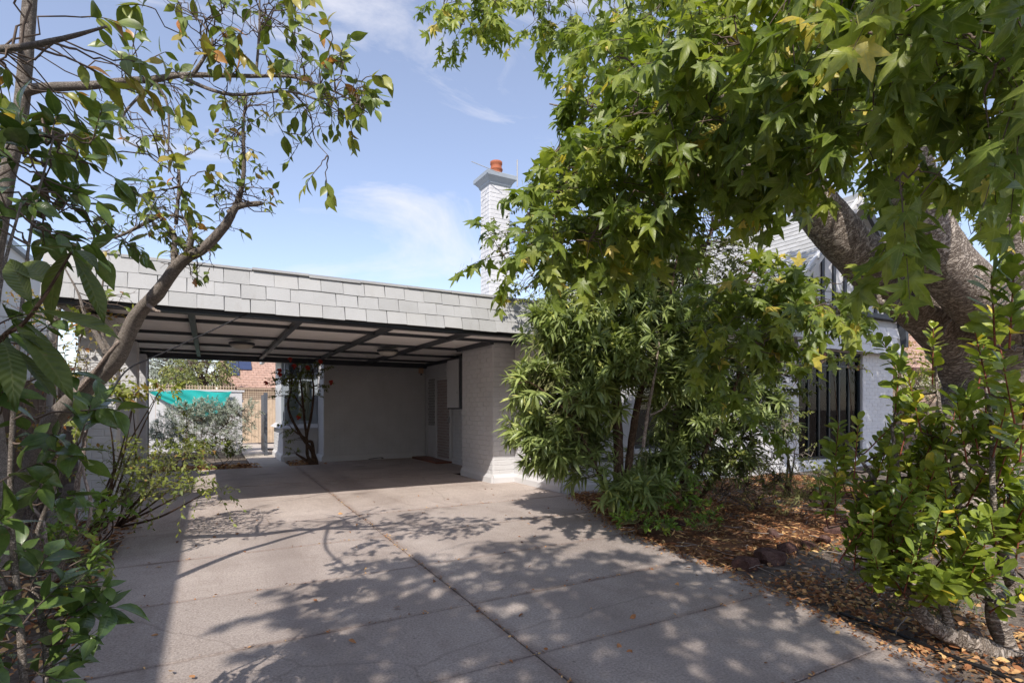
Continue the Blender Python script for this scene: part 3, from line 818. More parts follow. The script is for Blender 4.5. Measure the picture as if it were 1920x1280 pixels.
for x in np.arange(10.62, 14.3, 0.42):
    top = 3.86 + (5.70 - 3.86) * (1 - abs(x - 12.37) / 2.03) - 0.08
    if top > 3.6: box('batten', x - 0.05, x + 0.05, 6.765, 6.798, 3.463, max(top, 3.6), M['charcoal_paint'], gable)
for sx in (-1, 1):
    x1_ = 12.37 + sx * 2.25
    V = []
    for y in (6.42, 6.50):
        V += [(x1_, y, 3.62), (x1_, y, 3.85), (12.37, y, 5.98), (12.37, y, 5.75)]
    F = [(0, 1, 2, 3), (7, 6, 5, 4), (0, 4, 5, 1), (1, 5, 6, 2), (2, 6, 7, 3), (3, 7, 4, 0)]
    solid('barge_board', V, F, M['painted_brick'] if sx < 0 else M['charcoal_paint'], gable)
box('bracket', 14.425, 14.55, 6.55, 6.80, 2.75, 3.35, M['charcoal_paint'], gable)
roof = empty('roof', (10, 9, 3.5), parent=house)
# gable roof: ridge runs back from the gable
def slope_piece(name, a, b, c, d, t, mat, parent):
    q = np.array([a, b, c, d], float); n = np.cross(q[1] - q[0], q[3] - q[0]); n /= np.linalg.norm(n)
    if n[2] < 0: n = -n
    V = np.vstack([q - n * t, q]); return solid(name, V, [(0, 3, 2, 1), (4, 5, 6, 7), (0, 1, 5, 4), (1, 2, 6, 5), (2, 3, 7, 6), (3, 0, 4, 7)], mat, parent)
slope_piece('roof_slope', (10.12, 6.45, 3.74), (12.37, 6.45, 5.90), (12.37, 16, 5.90), (10.12, 16, 3.74), 0.06, M['painted_shingle'], roof)
slope_piece('roof_slope', (14.62, 6.45, 3.74), (14.62, 16, 3.74), (12.37, 16, 5.90), (12.37, 6.45, 5.90), 0.06, M['painted_shingle'], roof)
# main roof, hipped at the carport end
slope_piece('roof_slope', (5.0, 6.45, 2.78), (10.6, 6.45, 2.78), (10.6, 10.3, 4.75), (8.6, 10.3, 4.75), 0.06, M['painted_shingle'], roof)
solid('roof_hip', [(5.0, 6.45, 2.78), (8.6, 10.3, 4.75), (5.0, 14.1, 2.78), (5.0, 6.45, 2.72), (8.6, 10.3, 4.69), (5.0, 14.1, 2.72)], [(0, 1, 2), (5, 4, 3), (0, 2, 5, 3), (2, 1, 4, 5), (1, 0, 3, 4)], M['painted_shingle'], roof)
slope_piece('roof_slope', (5.0, 14.1, 2.78), (8.6, 10.3, 4.75), (10.6, 10.3, 4.75), (10.6, 14.1, 2.78), 0.06, M['painted_shingle'], roof)
box('ridge_cap', 12.30, 12.44, 6.42, 16.0, 5.86, 5.97, M['metal_grey'], roof)
# roof shingles, on the left pitch of the gable roof and the front pitch of the main roof
def pitch_shingles(p0, along, up, nl, nu, w, h, mat, solo_fn, gen):
    along, up, p0 = (np.array(v, float) for v in (along, up, p0))
    n = np.cross(along, up); n /= np.linalg.norm(n)
    if n[2] < 0: n = -n
    R = Matrix((tuple(along), tuple(n), tuple(up))).transposed()
    if R.determinant() < 0: R = Matrix((tuple(-along), tuple(n), tuple(up))).transposed()
    protos = []
    for k in range(5):
        j = gen.uniform(-0.006, 0.006, 2)
        V = np.array([(-w / 2 + .004, 0.0, j[0]), (w / 2 - .004, 0.0, j[1]), (w / 2 - .004, 0.022, j[1]), (-w / 2 + .004, 0.022, j[0]), (-w / 2 + .004, 0.0, h * 1.2), (w / 2 - .004, 0.0, h * 1.2), (w / 2 - .004, 0.005, h * 1.2), (-w / 2 + .004, 0.005, h * 1.2)])
        me = raw_mesh('shingle', V, BOXF); me.materials.append(mat); protos.append((me, V))
    bag = Bag(); Rn = np.array(R)
    for r in range(nu):
        for c in range(nl):
            u = (c + (0.5 if r % 2 else 0.0) + 0.25) * w
            loc = p0 + along * u + up * (r * h) + n * 0.004
            me, V = protos[int(gen.integers(5))]
            if solo_fn(loc):
                o = link('shingle', me, None, loc, roof); o.rotation_euler = R.to_euler()
            else:
                bag.add(V @ Rn.T + loc, BOXF)
    if bag.V: bag.build('shingle_courses', mat, roof, kind='stuff')
upv = np.array([2.25, 0, 2.16]); upl = np.linalg.norm(upv)
def vis_roof(l):
    px, py, d = project(l)
    return 1380 < px[0] < 1600 and l[1] < 10.2
pitch_shingles((10.12, 6.45, 3.745), (0, 1, 0), upv / upl, 34, 16, 0.28, upl / 16, M['painted_shingle'], vis_roof, gs)
upm = np.array([0, 3.85, 1.97]); uml = np.linalg.norm(upm)
pitch_shingles((8.6, 6.45, 2.785), (1, 0, 0), upm / uml, 6, 20, 0.28, uml / 20, M['painted_shingle'], lambda l: False, gs)
gut = Bag(); gut.box(5.0, 10.2, 6.33, 6.45, 2.68, 2.78)
gut.build('gutter', M['metal_grey'], roof)

# chimney
ch = empty('chimney', (5.45, 10.1, 2.6), parent=house)
cx0, cx1, cy0, cy1 = 5.10, 5.58, 10.0, 10.42
box('shaft', cx0, cx1, cy0, cy1, 2.6, 6.0, M['painted_brick'], ch)
lay(ch, '-Y', cy0, cx0, cx1, 3.3, 5.98)
lay(ch, '-X', cx0, cy0, cy1, 3.3, 5.98)
b = Bag()
prof = [(0.0, 5.96), (0.03, 6.0), (0.035, 6.03), (0.09, 6.10), (0.12, 6.12), (0.12, 6.20), (0.10, 6.215)]
V, F = [], []
for o_, z in prof: V += [(cx0 - o_, cy0 - o_, z), (cx1 + o_, cy0 - o_, z), (cx1 + o_, cy1 + o_, z), (cx0 - o_, cy1 + o_, z)]
for i in range(len(prof) - 1):
    for k in range(4): F.append((i * 4 + k, i * 4 + (k + 1) % 4, i * 4 + 4 + (k + 1) % 4, i * 4 + 4 + k))
F += [(3, 2, 1, 0), tuple(len(V) - 4 + k for k in range(4))]
solid('cap', V, F, M['frame_blue'], ch)
solid('chimney_pot', *lathe([(0.135, 0), (0.14, 0.03), (0.125, 0.06), (0.125, 0.15), (0.14, 0.165), (0.14, 0.185), (0.122, 0.20), (0.115, 0.27), (0.13, 0.29), (0.13, 0.34), (0.10, 0.345), (0.10, 0.2)], 22, (5.36, 10.2, 6.21)), M['terracotta'], ch, smooth=True)
ant = Bag(); ant.tube([at(884, 303, 10.9), at(936, 324, 11.05)], 0.008, 6).tube([at(970, 300, 11.2), at(970, 350, 11.2)], 0.015, 6)
ant.build('aerial', M['metal_grey'], ch)

# rear wing with a small bay window beyond the carport
wing = empty('bay_window', (2.0, 14.5, 0), parent=house)
box('wing_wall', 2.46, 5.0, 14.01, 18.5, -0.1, 2.9, M['white_paint'], wing)
box('bay_base', 1.62, 2.455, 14.5, 16.6, -0.1, 0.82, M['painted_brick'], wing)
lay(wing, '-Y', 14.5, 1.62, 2.45, 0.13, 0.80)
lay(wing, '-X', 1.62, 14.5, 16.6, 0.13, 0.80)
lay(wing, '-X', 2.45, 13.7, 14.5, 0.13, 2.55)
box('return_wall', 2.452, 2.6, 13.72, 14.5, -0.1, 2.7, M['painted_brick'], wing)
plinth(wing, [(1.62, 16.6), (1.62, 14.5), (2.45, 14.5), (2.45, 13.7)], 0.15, 0.05)
V = [(1.52, 14.40, 0.80), (2.45, 14.40, 0.80), (2.45, 14.56, 0.90), (1.66, 14.56, 0.90), (1.52, 16.65, 0.80), (1.66, 16.65, 0.90), (2.45, 14.56, 0.80), (2.45, 16.65, 0.80), (2.45, 16.65, 0.90)]
solid('bay_sill', V, [(0, 1, 2, 3), (0, 3, 5, 4), (3, 2, 8, 5), (0, 4, 7, 6), (0, 6, 1), (1, 6, 2)], M['white_paint'], wing)
f = Bag()
f.box(1.66, 1.76, 14.56, 14.66, 0.9, 2.62).box(2.32, 2.45, 14.56, 14.66, 0.9, 2.62).box(1.76, 2.32, 14.57, 14.65, 0.9, 0.98).box(1.76, 2.32, 14.57, 14.65, 2.0, 2.08).box(1.76, 2.32, 14.57, 14.65, 2.54, 2.62).box(2.0, 2.05, 14.575, 14.645, 0.98, 2.54)
f.box(1.662, 1.742, 15.2, 15.3, 0.9, 2.62).box(1.664, 1.74, 14.66, 15.2, 0.9, 0.98).box(1.664, 1.74, 14.66, 15.2, 2.54, 2.62).box(1.665, 1.739, 14.9, 14.95, 0.98, 2.54)
f.build('bay_frame', M['frame_blue'], wing)
box('pane', 1.76, 2.32, 14.61, 14.617, 0.98, 2.54, M['glass'], wing)
box('pane', 1.70, 1.707, 14.66, 15.2, 0.98, 2.54, M['glass'], wing)
for y in np.arange(15.3, 16.6, 0.22): box('wall_board', 1.655, 1.70, y, y + 0.212, 0.9, 2.62, M['white_paint'], wing)
box('bay_lining', 1.70, 2.46, 15.32, 16.6, 0.9, 2.62, M['white_paint'], wing)
solid('bay_roof', [(1.35, 14.25, 2.62), (2.5, 14.25, 2.62), (2.5, 14.9, 3.0), (1.9, 14.9, 3.0), (1.35, 16.9, 2.62), (1.9, 16.9, 3.0), (2.5, 16.9, 2.62), (2.5, 16.9, 3.0)], [(0, 1, 2, 3), (0, 3, 5, 4), (3, 2, 7, 5), (0, 4, 6, 1), (4, 5, 7, 6), (1, 6, 7, 2)], M['painted_shingle'], wing)
box('bay_gutter', 1.27, 2.44, 14.17, 14.248, 2.54, 2.64, M['white_paint'], wing)
box('bay_gutter', 1.27, 1.348, 14.25, 16.9, 2.54, 2.64, M['white_paint'], wing)
tag(curtain(2.08, 2.30, 14.80, 0.95, 2.5, 'curtain_cloth', 3), 'pale curtain inside the small bay window behind the carport', 'curtain')

# ================================================================== THE CARPORT
carport = empty('carport', (1.7, 10.0, 0), 'flat-roofed carport with shingled pale grey fascia and dark ceiling beams', 'carport')
fascia = empty('fascia', (1.7, 6.8, 2.4), parent=carport)
FX0, FX1 = -1.42, 5.55
solid('fascia_backing', [(FX0, 6.80, 2.40), (FX1, 6.80, 2.40), (FX1, 6.94, 2.92), (FX0, 6.94, 2.92), (FX0, 7.0, 2.40), (FX1, 7.0, 2.40), (FX1, 7.04, 2.92), (FX0, 7.04, 2.92)],
      [(0, 1, 2, 3), (4, 7, 6, 5), (0, 4, 5, 1), (1, 5, 6, 2), (2, 6, 7, 3), (3, 7, 4, 0)], M['painted_shingle'], fascia)
shingle_rows(fascia, FX0, FX1, (6.785, 2.385), (6.915, 2.88), 3, 0.262, M['painted_shingle'], gs, t=0.012, vary=0.012)
cap = Bag()
for k, x in enumerate(np.arange(FX0, FX1, 0.62)):
    dz = gs.uniform(-0.010, 0.014)
    cap.box(x, min(x + 0.615, FX1), 6.885 + gs.uniform(-0.016, 0.006), 7.06, 2.885 + dz, 2.912 + dz)
cap.build('flashing', M['painted_shingle'], fascia)
box('roof_edge', 0.55, FX1 - 0.6, 7.15, 7.25, 2.93, 2.985, M['metal_grey'], carport)
# left fascia return
solid('fascia_return', [(-1.42, 6.82, 2.40), (-1.42, 13.6, 2.40), (-1.36, 13.6, 2.92), (-1.36, 6.95, 2.92), (-1.30, 6.82, 2.40), (-1.30, 13.6, 2.40), (-1.30, 13.6, 2.92), (-1.30, 6.95, 2.92)],
      [(0, 1, 2, 3)[::-1], (4, 5, 6, 7), (0, 4, 5, 1)[::-1], (1, 5, 6, 2), (2, 6, 7, 3), (3, 7, 4, 0)], M['painted_shingle'], carport)
ceil_ = empty('ceiling', (1.7, 10, 2.45), parent=carport)
BX = [-1.28, -0.18, 1.03, 2.24, 3.45, 4.64]
BY = [7.0, 8.25, 9.75, 11.25, 12.7, 13.69]
for i in range(len(BX) - 1):
    for j in range(len(BY) - 1):
        x1_ = BX[i + 1]
        if i == 4 and BY[j] > 9.0: x1_ = 5.04
        box('ceiling_panel', BX[i] + 0.002, x1_ - 0.002, BY[j] + 0.002, BY[j + 1] - 0.002, 2.475, 2.487, M['ceiling_panel'], ceil_)
for i, x in enumerate(BX[1:-1]): box('beam', x - 0.035, x + 0.035, 7.01, 13.69, 2.405, 2.474, M['charcoal_paint'], ceil_)
box('beam', -1.29, -1.21, 7.01, 13.69, 2.403, 2.474, M['charcoal_paint'], ceil_)
box('beam', 4.60, 4.66, 7.01, 8.25, 2.407, 2.474, M['charcoal_paint'], ceil_)
box('beam', 4.22, 4.288, 8.25, 9.7, 2.40, 2.473, M['charcoal_paint'], ceil_)
box('beam', 4.97, 5.03, 9.7, 13.6, 2.40, 2.473, M['charcoal_paint'], ceil_)
for y in BY[1:-1]: box('batten', -1.21, 4.60 if y < 9 else 5.03, y - 0.03, y + 0.03, 2.43, 2.4735, M['charcoal_paint'], ceil_)
box('front_beam', FX0 + 0.02, 5.0, 6.84, 7.0, 2.34, 2.40, M['charcoal_paint'], carport)
box('rear_beam', -1.3, 5.03, 13.52, 13.68, 2.36, 2.472, M['charcoal_paint'], carport)
box('roof_deck', -1.30, 5.5, 7.05, 13.72, 2.60, 2.70, M['metal_grey'], carport)
for (y0, y1, x0, x1) in ((7.9, 8.28, -1.33, -0.95), (10.75, 11.15, -1.38, -1.02), (13.15, 13.55, -1.42, -1.10)):
    pr = box('pier', x0 + 0.012, x1 - 0.012, y0 + 0.012, y1, -0.1, 2.4, M['painted_brick'], carport)
    lay(pr, '-Y', y0 + 0.012, x0 + 0.012, x1 - 0.012, 0.02, 2.39)
    lay(pr, '+X', x1 - 0.012, y0 + 0.012, y1, 0.02, 2.39)
box('post', -1.16, -1.09, 13.56, 13.62, -0.05, 2.36, M['slate_paint'], carport)
dp = Bag(); dp.tube([(-1.52, 7.75, -0.05), (-1.52, 7.75, 2.3), (-1.45, 7.6, 2.42)], 0.05, 12)
dp.build('downpipe', M['white_paint'], carport, smooth=True)
wb = Bag()
wb.tube(smooth_line([(1.1, 6.83, 2.36), (1.6, 6.82, 2.345), (2.2, 6.82, 2.335), (2.8, 6.83, 2.325), (3.2, 6.83, 2.345), (3.6, 6.83, 2.355), (4.1, 6.83, 2.325), (4.5, 6.83, 2.35)], 5), 0.006, 6)
wb.build('slack_cable', M['black_rubber'], carport)
stay = smooth_line([at(463, 588, 6.15), at(400, 618, 5.9), at(300, 664, 5.5), at(240, 692, 5.2), at(205, 740, 5.0), at(160, 800, 4.8)], 6)
solid('stay_wire', *tube(stay, 0.008, 6), M['black_rubber'], carport)
for k, (lx, ly, lb) in enumerate(((0.5, 10.35, 'round oyster ceiling light, the left one of the carport pair'), (3.02, 10.25, 'round oyster ceiling light, the right one of the carport pair'))):
    l = empty('ceiling_light', (lx, ly, 2.43), lb, 'ceiling light', 'carport ceiling lights')
    solid('base_plate', *lathe([(0.19, 0), (0.205, 0.01), (0.205, 0.035), (0.19, 0.045)], 24, (lx, ly, 2.385)), M['charcoal_paint'], l, smooth=False)
    solid('diffuser', *lathe([(0.02, -0.075), (0.09, -0.066), (0.15, -0.042), (0.19, 0.0)], 24, (lx, ly, 2.382)), M['lamp_glass'], l, smooth=True)

place_bricks([o for o in bpy.data.objects if o.parent == house] , 290)
place_bricks([o for o in bpy.data.objects if o.parent == carport], 90)

# ================================================================== NEIGHBOURS AND FENCES
nb = empty('neighbouring_house', (-2.95, 6, 0), 'tall white rendered wall of the house left of the carport', 'house')
box('wall', -3.6, -2.9, -4.0, 14.6, -0.1, 4.0, M['render_white'], nb)
box('eave', -3.7, -2.82, -4.1, 14.7, 4.003, 4.09, M['frame_blue'], nb)
solid('roof', [(-3.7, -4.1, 4.095), (-2.82, -4.1, 4.095), (-3.26, -4.1, 4.3), (-3.7, 14.7, 4.095), (-2.82, 14.7, 4.095), (-3.26, 14.7, 4.3)], [(0, 1, 2), (5, 4, 3), (0, 3, 4, 1), (1, 4, 5, 2), (2, 5, 3, 0)], M['metal_grey'], nb)

def paling_fence(label, p0, p1, h, mat, w=0.1, posts=2.4, gen=np.random.default_rng(5), z0=0.02, cat='fence', rail_side=1):
    p0, p1 = np.array(p0, float), np.array(p1, float); d = p1 - p0; L = np.linalg.norm(d); d /= L; n = np.array([-d[1], d[0]]) * rail_side
    fo = empty('paling_fence', (p0[0], p0[1], 0), label, cat)
    ang = math.atan2(d[1], d[0])
    meshes = []
    for k in range(4):
        V, F = bevel_box(-w / 2 + 0.004, w / 2 - 0.004, -0.008, 0.008, 0, h + gen.uniform(-0.02, 0.02), 0.003)
        me = raw_mesh('paling', V, F); me.materials.append(mat); meshes.append(me)
    for i in range(int(L / w)):
        c = p0 + d * (i + 0.5) * w
        o = link('paling', meshes[int(gen.integers(4))], None, (c[0], c[1], z0), fo); o.rotation_euler = (gen.uniform(-0.008, 0.008), gen.uniform(-0.006, 0.006), ang)
    for z in (0.35, h - 0.3):
        a, b = p0 + n * 0.03, p1 + n * 0.03
        V = []
        for q in (a, b):
            for e in (0, 0.04):
                V += [(q[0] + n[0] * e, q[1] + n[1] * e, z), (q[0] + n[0] * e, q[1] + n[1] * e, z + 0.08)]
        solid('rail', V, [(0, 1, 3, 2), (4, 6, 7, 5), (0, 4, 5, 1), (2, 3, 7, 6), (1, 5, 7, 3), (0, 2, 6, 4)], mat, fo)
    for k in range(int(L / posts) + 1):
        c = p0 + d * min(k * posts, L) + n * 0.12
        box('post', c[0] - 0.05, c[0] + 0.05, c[1] - 0.05, c[1] + 0.05, -0.1, h + 0.04, mat, fo)
    return fo
paling_fence('weathered brown paling fence along the left garden bed', (-2.1, 2.0), (-2.1, 13.0), 1.62, M['old_wood'], 0.13)
paling_fence('weathered brown paling fence right of the house corner', (13.0, 9.2), (24.0, 3.4), 1.45, M['old_wood'], 0.14)
def lattice(parent, x0, x1, y, z0, z1, mat, step=0.075):
    b = Bag(); w = 0.022
    for x in np.arange(x0, x1, step): b.box(x, x + w, y - 0.006, y, z0, z1)
    for z in np.arange(z0, z1, step): b.box(x0, x1, y + 0.001, y + 0.007, z, z + w)
    return b.build('lattice', mat, parent, kind='stuff')
bf = paling_fence('honey coloured timber fence with lattice top behind the garden path', (0.9, 22.0), (4.5, 22.0), 1.62, M['new_wood'], 0.12)
lattice(bf, 0.9, 4.5, 21.98, 1.66, 2.0, M['new_wood'])
box('capping', 0.9, 4.5, 21.95, 22.02, 2.0, 2.04, M['new_wood'], bf)
bf2 = paling_fence('pale boundary fence with lattice top behind the teal cloth', (-6.0, 22.6), (0.88, 22.6), 1.75, M['new_wood'], 0.14)
lattice(bf2, -2.5, 0.88, 22.55, 1.80, 2.14, M['new_wood'], 0.09)
wf = paling_fence('white painted panel fence carrying the teal shade cloth', (-2.3, 18.2), (0.92, 18.2), 1.78, M['white_paint'], 0.2)
box('capping', -2.3, 0.95, 18.15, 18.24, 1.79, 1.84, M['white_paint'], wf)
# shade cloth sagging between its ties
V, F, nu, nv = [], [], 26, 10
for i in range(nu):
    for j in range(nv):
        u, v = i / (nu - 1), j / (nv - 1)
        x = -1.55 + 1.0 * v * (1 - u) * 0.9 + (2.15) * u * (1 - 0.12 * v); 
        z = 1.80 - 0.75 * v * (0.75 + 0.25 * math.sin(u * 3.1)) - 0.03 * math.sin(u * math.pi * 3) * (1 - v)
        y = 18.09 - 0.05 * math.sin(u * 9 + v * 5) * v - 0.035 * math.sin(u * 21 - v * 9) - 0.09 * v
        V.append((x, y, z))
for i in range(nu - 1):
    for j in range(nv - 1): F.append((i * nv + j, i * nv + nv + j, i * nv + nv + j + 1, i * nv + j + 1))
nV = len(V); V += [(x, y + 0.004, z) for x, y, z in V]; F += [tuple(k + nV for k in f[::-1]) for f in F]
tag(solid('shade_cloth', V, F, M['teal_cloth'], smooth=True), 'teal shade cloth slung along the white fence behind the hedge', 'shade cloth')
gt = empty('garden_gate', (1.35, 16.9, 0), 'dark slate board gate standing open beside the garden path', 'gate')
for k in range(9): box('gate_board', 1.36, 1.385, 16.7 + k * 0.1, 16.796 + k * 0.1, 0.06, 1.68, M['slate_paint'], gt)
box('gate_rail', 1.386, 1.42, 16.7, 17.6, 0.3, 0.38, M['slate_paint'], gt)
box('gate_rail', 1.386, 1.42, 16.7, 17.6, 1.35, 1.43, M['slate_paint'], gt)
box('gate_post', 1.36, 1.45, 16.6, 16.69, -0.05, 1.74, M['slate_paint'], gt)
solid('gate_brace', *tube([(1.40, 16.75, 0.9), (1.40, 17.55, 1.65)], 0.012, 6), M['black_rubber'], gt)

def tiled_house(label, cx, cy, wx, wy, zw, zr, gen, solar=False, ridge_x=True):
    h = empty('tiled_house', (cx, cy, 0), label, 'house')
    x0, x1, y0, y1 = cx - wx / 2, cx + wx / 2, cy - wy / 2, cy + wy / 2
    box('wall', x0 + 0.4, x1 - 0.4, y0 + 0.4, y1 - 0.4, -0.1, zw, M['pale_brick'], h)
    # front slope of overlapping tile courses
    L = math.hypot(wy / 2, zr - zw); rows_, cols = int(L / 0.3), int(wx / 0.28)
    b = Bag()
    for r in range(rows_):
        f0, f1 = r / rows_, (r + 1.15) / rows_
        for c in range(cols):
            xa = x0 + (c + (0.5 if r % 2 else 0)) * wx / cols; xb = xa + wx / cols * 0.93
            dz = gen.uniform(0, 0.02)
            ya, yb = y0 + wy / 2 * f0, y0 + wy / 2 * min(f1, 1); za, zb = zw + (zr - zw) * f0, zw + (zr - zw) * min(f1, 1)
            b.add([(xa, ya, za + 0.05 + dz), (xb, ya, za + 0.05 + dz), (xb, yb, zb + 0.01), (xa, yb, zb + 0.01), (xa, ya, za), (xb, ya, za)], [(0, 1, 2, 3), (0, 4, 5, 1), (0, 3, 4), (1, 5, 2)])
    b.build('roof_tiles', M['old_tile'], h, kind='stuff')
    solid('roof', [(x0, y0, zw), (x1, y0, zw), (x1, cy, zr), (x0, cy, zr), (x1, y1, zw), (x0, y1, zw)], [(0, 1, 2, 3), (3, 2, 4, 5), (0, 3, 5), (1, 4, 2), (0, 5, 4, 1)], M['old_tile'], h)
    box('gutter', x0, x1, y0 - 0.14, y0 - 0.01, zw - 0.12, zw + 0.03, M['brown_gutter'], h)
    if solar:
        s = (zr - zw) / (wy / 2)
        for (a, b_, f0, f1) in solar:
            V = []
            for dz in (0.09, 0.13):
                for (x, f) in ((a, f0), (b_, f0), (b_, f1), (a, f1)): V.append((x, y0 + wy / 2 * f, zw + (zr - zw) * f + dz))
            solid('solar_panel', V, BOXF, M['solar_blue'], h)
    return h
gn = np.random.default_rng(9)
TH = tiled_house('terracotta tiled house with solar panels seen beyond the back fence', 5.8, 38.0, 10.4, 10.0, 2.4, 5.3, gn, [(0.87, 1.53, 0.2275, 0.66), (1.56, 2.20, 0.358, 0.62)])
tiled_house('orange tiled house glimpsed between the house corner and the big trunk', 27.0, 13.5, 14.0, 9.0, 2.6, 5.4, gn)

# ================================================================== FOLIAGE ENGINE
SUNWARD = -np.array(SUN_TRAVEL)
def unit(v): return v / (np.linalg.norm(v, axis=-1, keepdims=True) + 1e-9)

def strip_leaf(widths, fold=0.25, curl=0.2, pet=0.08, twist=0.0, wave=0.0):
    """blade along +x from 0 to 1, midrib and two edges; attribute: across, along"""
    n = len(widths); V, A, T = [], [], []
    for i, w in enumerate(widths):
        x = i / (n - 1); zc = -curl * x * x; tw = twist * x
        V.append((x, 0, zc)); A.append((0, x))
        for s in (1, -1):
            V.append((x, s * w * math.cos(tw), zc + fold * w + s * w * math.sin(tw) + wave * math.sin(9 * x + s))); A.append((1, x))
    for i in range(n - 1):
        a, b = 3 * i, 3 * i + 3
        for s in (1, 2):
            q = [a, b, b + s, a + s] if s == 1 else [a, a + s, b + s, b]
            T += [(q[0], q[1], q[2]), (q[0], q[2], q[3])]
    if pet:
        k = len(V); V += [(-pet, 0.006, 0.01), (-pet, -0.006, 0.01), (0.02, 0, 0)]; A += [(0, 0)] * 3; T += [(k, k + 1, k + 2)]
    return np.array(V, float), np.array(A, float), np.array(T, int)

def star_leaf(k):
    g = np.random.default_rng(100 + k)
    c = np.array([0.33, 0.0]); V = [(c[0], c[1], 0)]; A = [(0, 0.3)]
    lobes = [(-128, 0.40), (-63, 0.58), (0, 0.68), (63, 0.58), (128, 0.40)]
    droop = g.uniform(-0.15, 0.95); fold = g.uniform(-0.1, 0.35); roll = g.uniform(-0.35, 0.35)
    for i, (a, L) in enumerate(lobes):
        a = math.radians(a + g.uniform(-5, 5)); L *= g.uniform(0.9, 1.08)
        prev = math.radians(lobes[i - 1][0]) if i else math.radians(-180)
        va = (math.radians(lobes[i][0]) + prev) / 2 if i else math.radians(-172)
        vr = 0.255 if i else 0.31
        pts = [(va, vr, 1.0), (a - 0.33, L * 0.60, 1.0), (a, L, 0.0), (a + 0.33, L * 0.60, 1.0)]
        for (t, r, ac) in pts:
            x, y = c[0] + r * math.cos(t), r * math.sin(t)
            V.append((x, y, -droop * r * r + roll * y * y * 1.5 + fold * (abs(math.sin(2.86 * t)) - 0.5) * r * 2 * (0.3 if ac else -0.3))); A.append((ac, min(1, r)))
    V.append((c[0] - 0.31, 0.06, -droop * 0.1)); A.append((1, 0.3))
    n = len(V) - 1
    T = [(0, i, i + 1) for i in range(1, n)] + [(0, n, 1)]
    k0 = len(V); V += [(-0.45, 0.012, 0.10), (-0.45, -0.012, 0.10), (0.04, 0.0, 0.0), (0.33, 0, 0.005)]; A += [(0, 0)] * 4
    T += [(k0, k0 + 1, k0 + 2)]
    return np.array(V, float), np.array(A, float), np.array(T, int)

OVAL = [0.0, 0.15, 0.235, 0.245, 0.19, 0.09, 0.0]
PADDLE = [0.015, 0.07, 0.15, 0.215, 0.245, 0.20, 0.0]
LANCE = [0.006, 0.058, 0.09, 0.094, 0.074, 0.036, 0.0]
BIG = [0.0, 0.06, 0.10, 0.13, 0.14, 0.12, 0.065, 0.0]
TPL = {
    'star': [star_leaf(k) for k in range(10)],
    'oval': [strip_leaf(OVAL, f, c, 0.12, t) for f, c, t in ((0.25, 0.15, 0), (0.4, 0.3, 0.2), (0.15, 0.05, -0.2), (0.35, 0.45, 0.1))],
    'paddle': [strip_leaf(PADDLE, f, c, 0.06, t) for f, c, t in ((0.2, -0.1, 0), (0.3, 0.12, 0.2), (0.1, 0.2, -0.2), (0.35, 0.0, 0.1))],
    'lance': [strip_leaf(LANCE, f, c, 0.05, t) for f, c, t in ((0.3, 0.25, 0), (0.2, 0.45, 0.3), (0.3, 0.1, -0.3), (0.2, 0.6, 0.1))],
    'big': [strip_leaf(BIG, f, c, 0.05, t, 0.008) for f, c, t in ((0.3, 0.25, 0), (0.2, 0.4, 0.3), (0.35, 0.15, -0.2), (0.25, 0.55, 0.1))],
    'tiny': [strip_leaf([0.0, 0.24, 0.20, 0.0], f, c, 0.0, t) for f, c, t in ((0.25, 0.15, 0), (0.4, 0.4, 0.3), (0.1, 0.0, -0.3))],
    'needle': [strip_leaf([0.03, 0.05, 0.0], 0.2, c, 0.0, 0) for c in (0.1, 0.3)],
    'blade': [strip_leaf([0.035, 0.03, 0.02, 0.0], 0.3, c, 0.0, t) for c, t in ((0.3, 0), (0.6, 0.5), (0.9, -0.4))],
    'petal': [strip_leaf([0.1, 0.42, 0.45, 0.2], 0.3, c, 0.0, 0) for c in (-0.3, 0.2)],
}

def tube_bank(lines, radii, sides=4):
    """many tapered tubes at once: lines (S,m,3), radii (S,m)"""
    L, R = np.asarray(lines, float), np.asarray(radii, float); S, m, _ = L.shape
    T = unit(np.gradient(L, axis=1))
    ref = np.where(np.abs(T[:, :1, 2:3]) > 0.9, np.array([1.0, 0, 0]), np.array([0.0, 0, 1.0]))
    U = unit(np.cross(T, ref)); W = np.cross(T, U)
    a = np.arange(sides) * 2 * math.pi / sides
    V = L[:, :, None, :] + R[:, :, None, None] * (np.cos(a)[None, None, :, None] * U[:, :, None, :] + np.sin(a)[None, None, :, None] * W[:, :, None, :])
    V = V.reshape(-1, 3)
    s, i, k = np.meshgrid(np.arange(S), np.arange(m - 1), np.arange(sides), indexing='ij')
    b = s * m * sides + i * sides; k2 = (k + 1) % sides
    F = np.stack([b + k, b + k2, b + sides + k2, b + sides + k], -1).reshape(-1, 4)
    return V, F

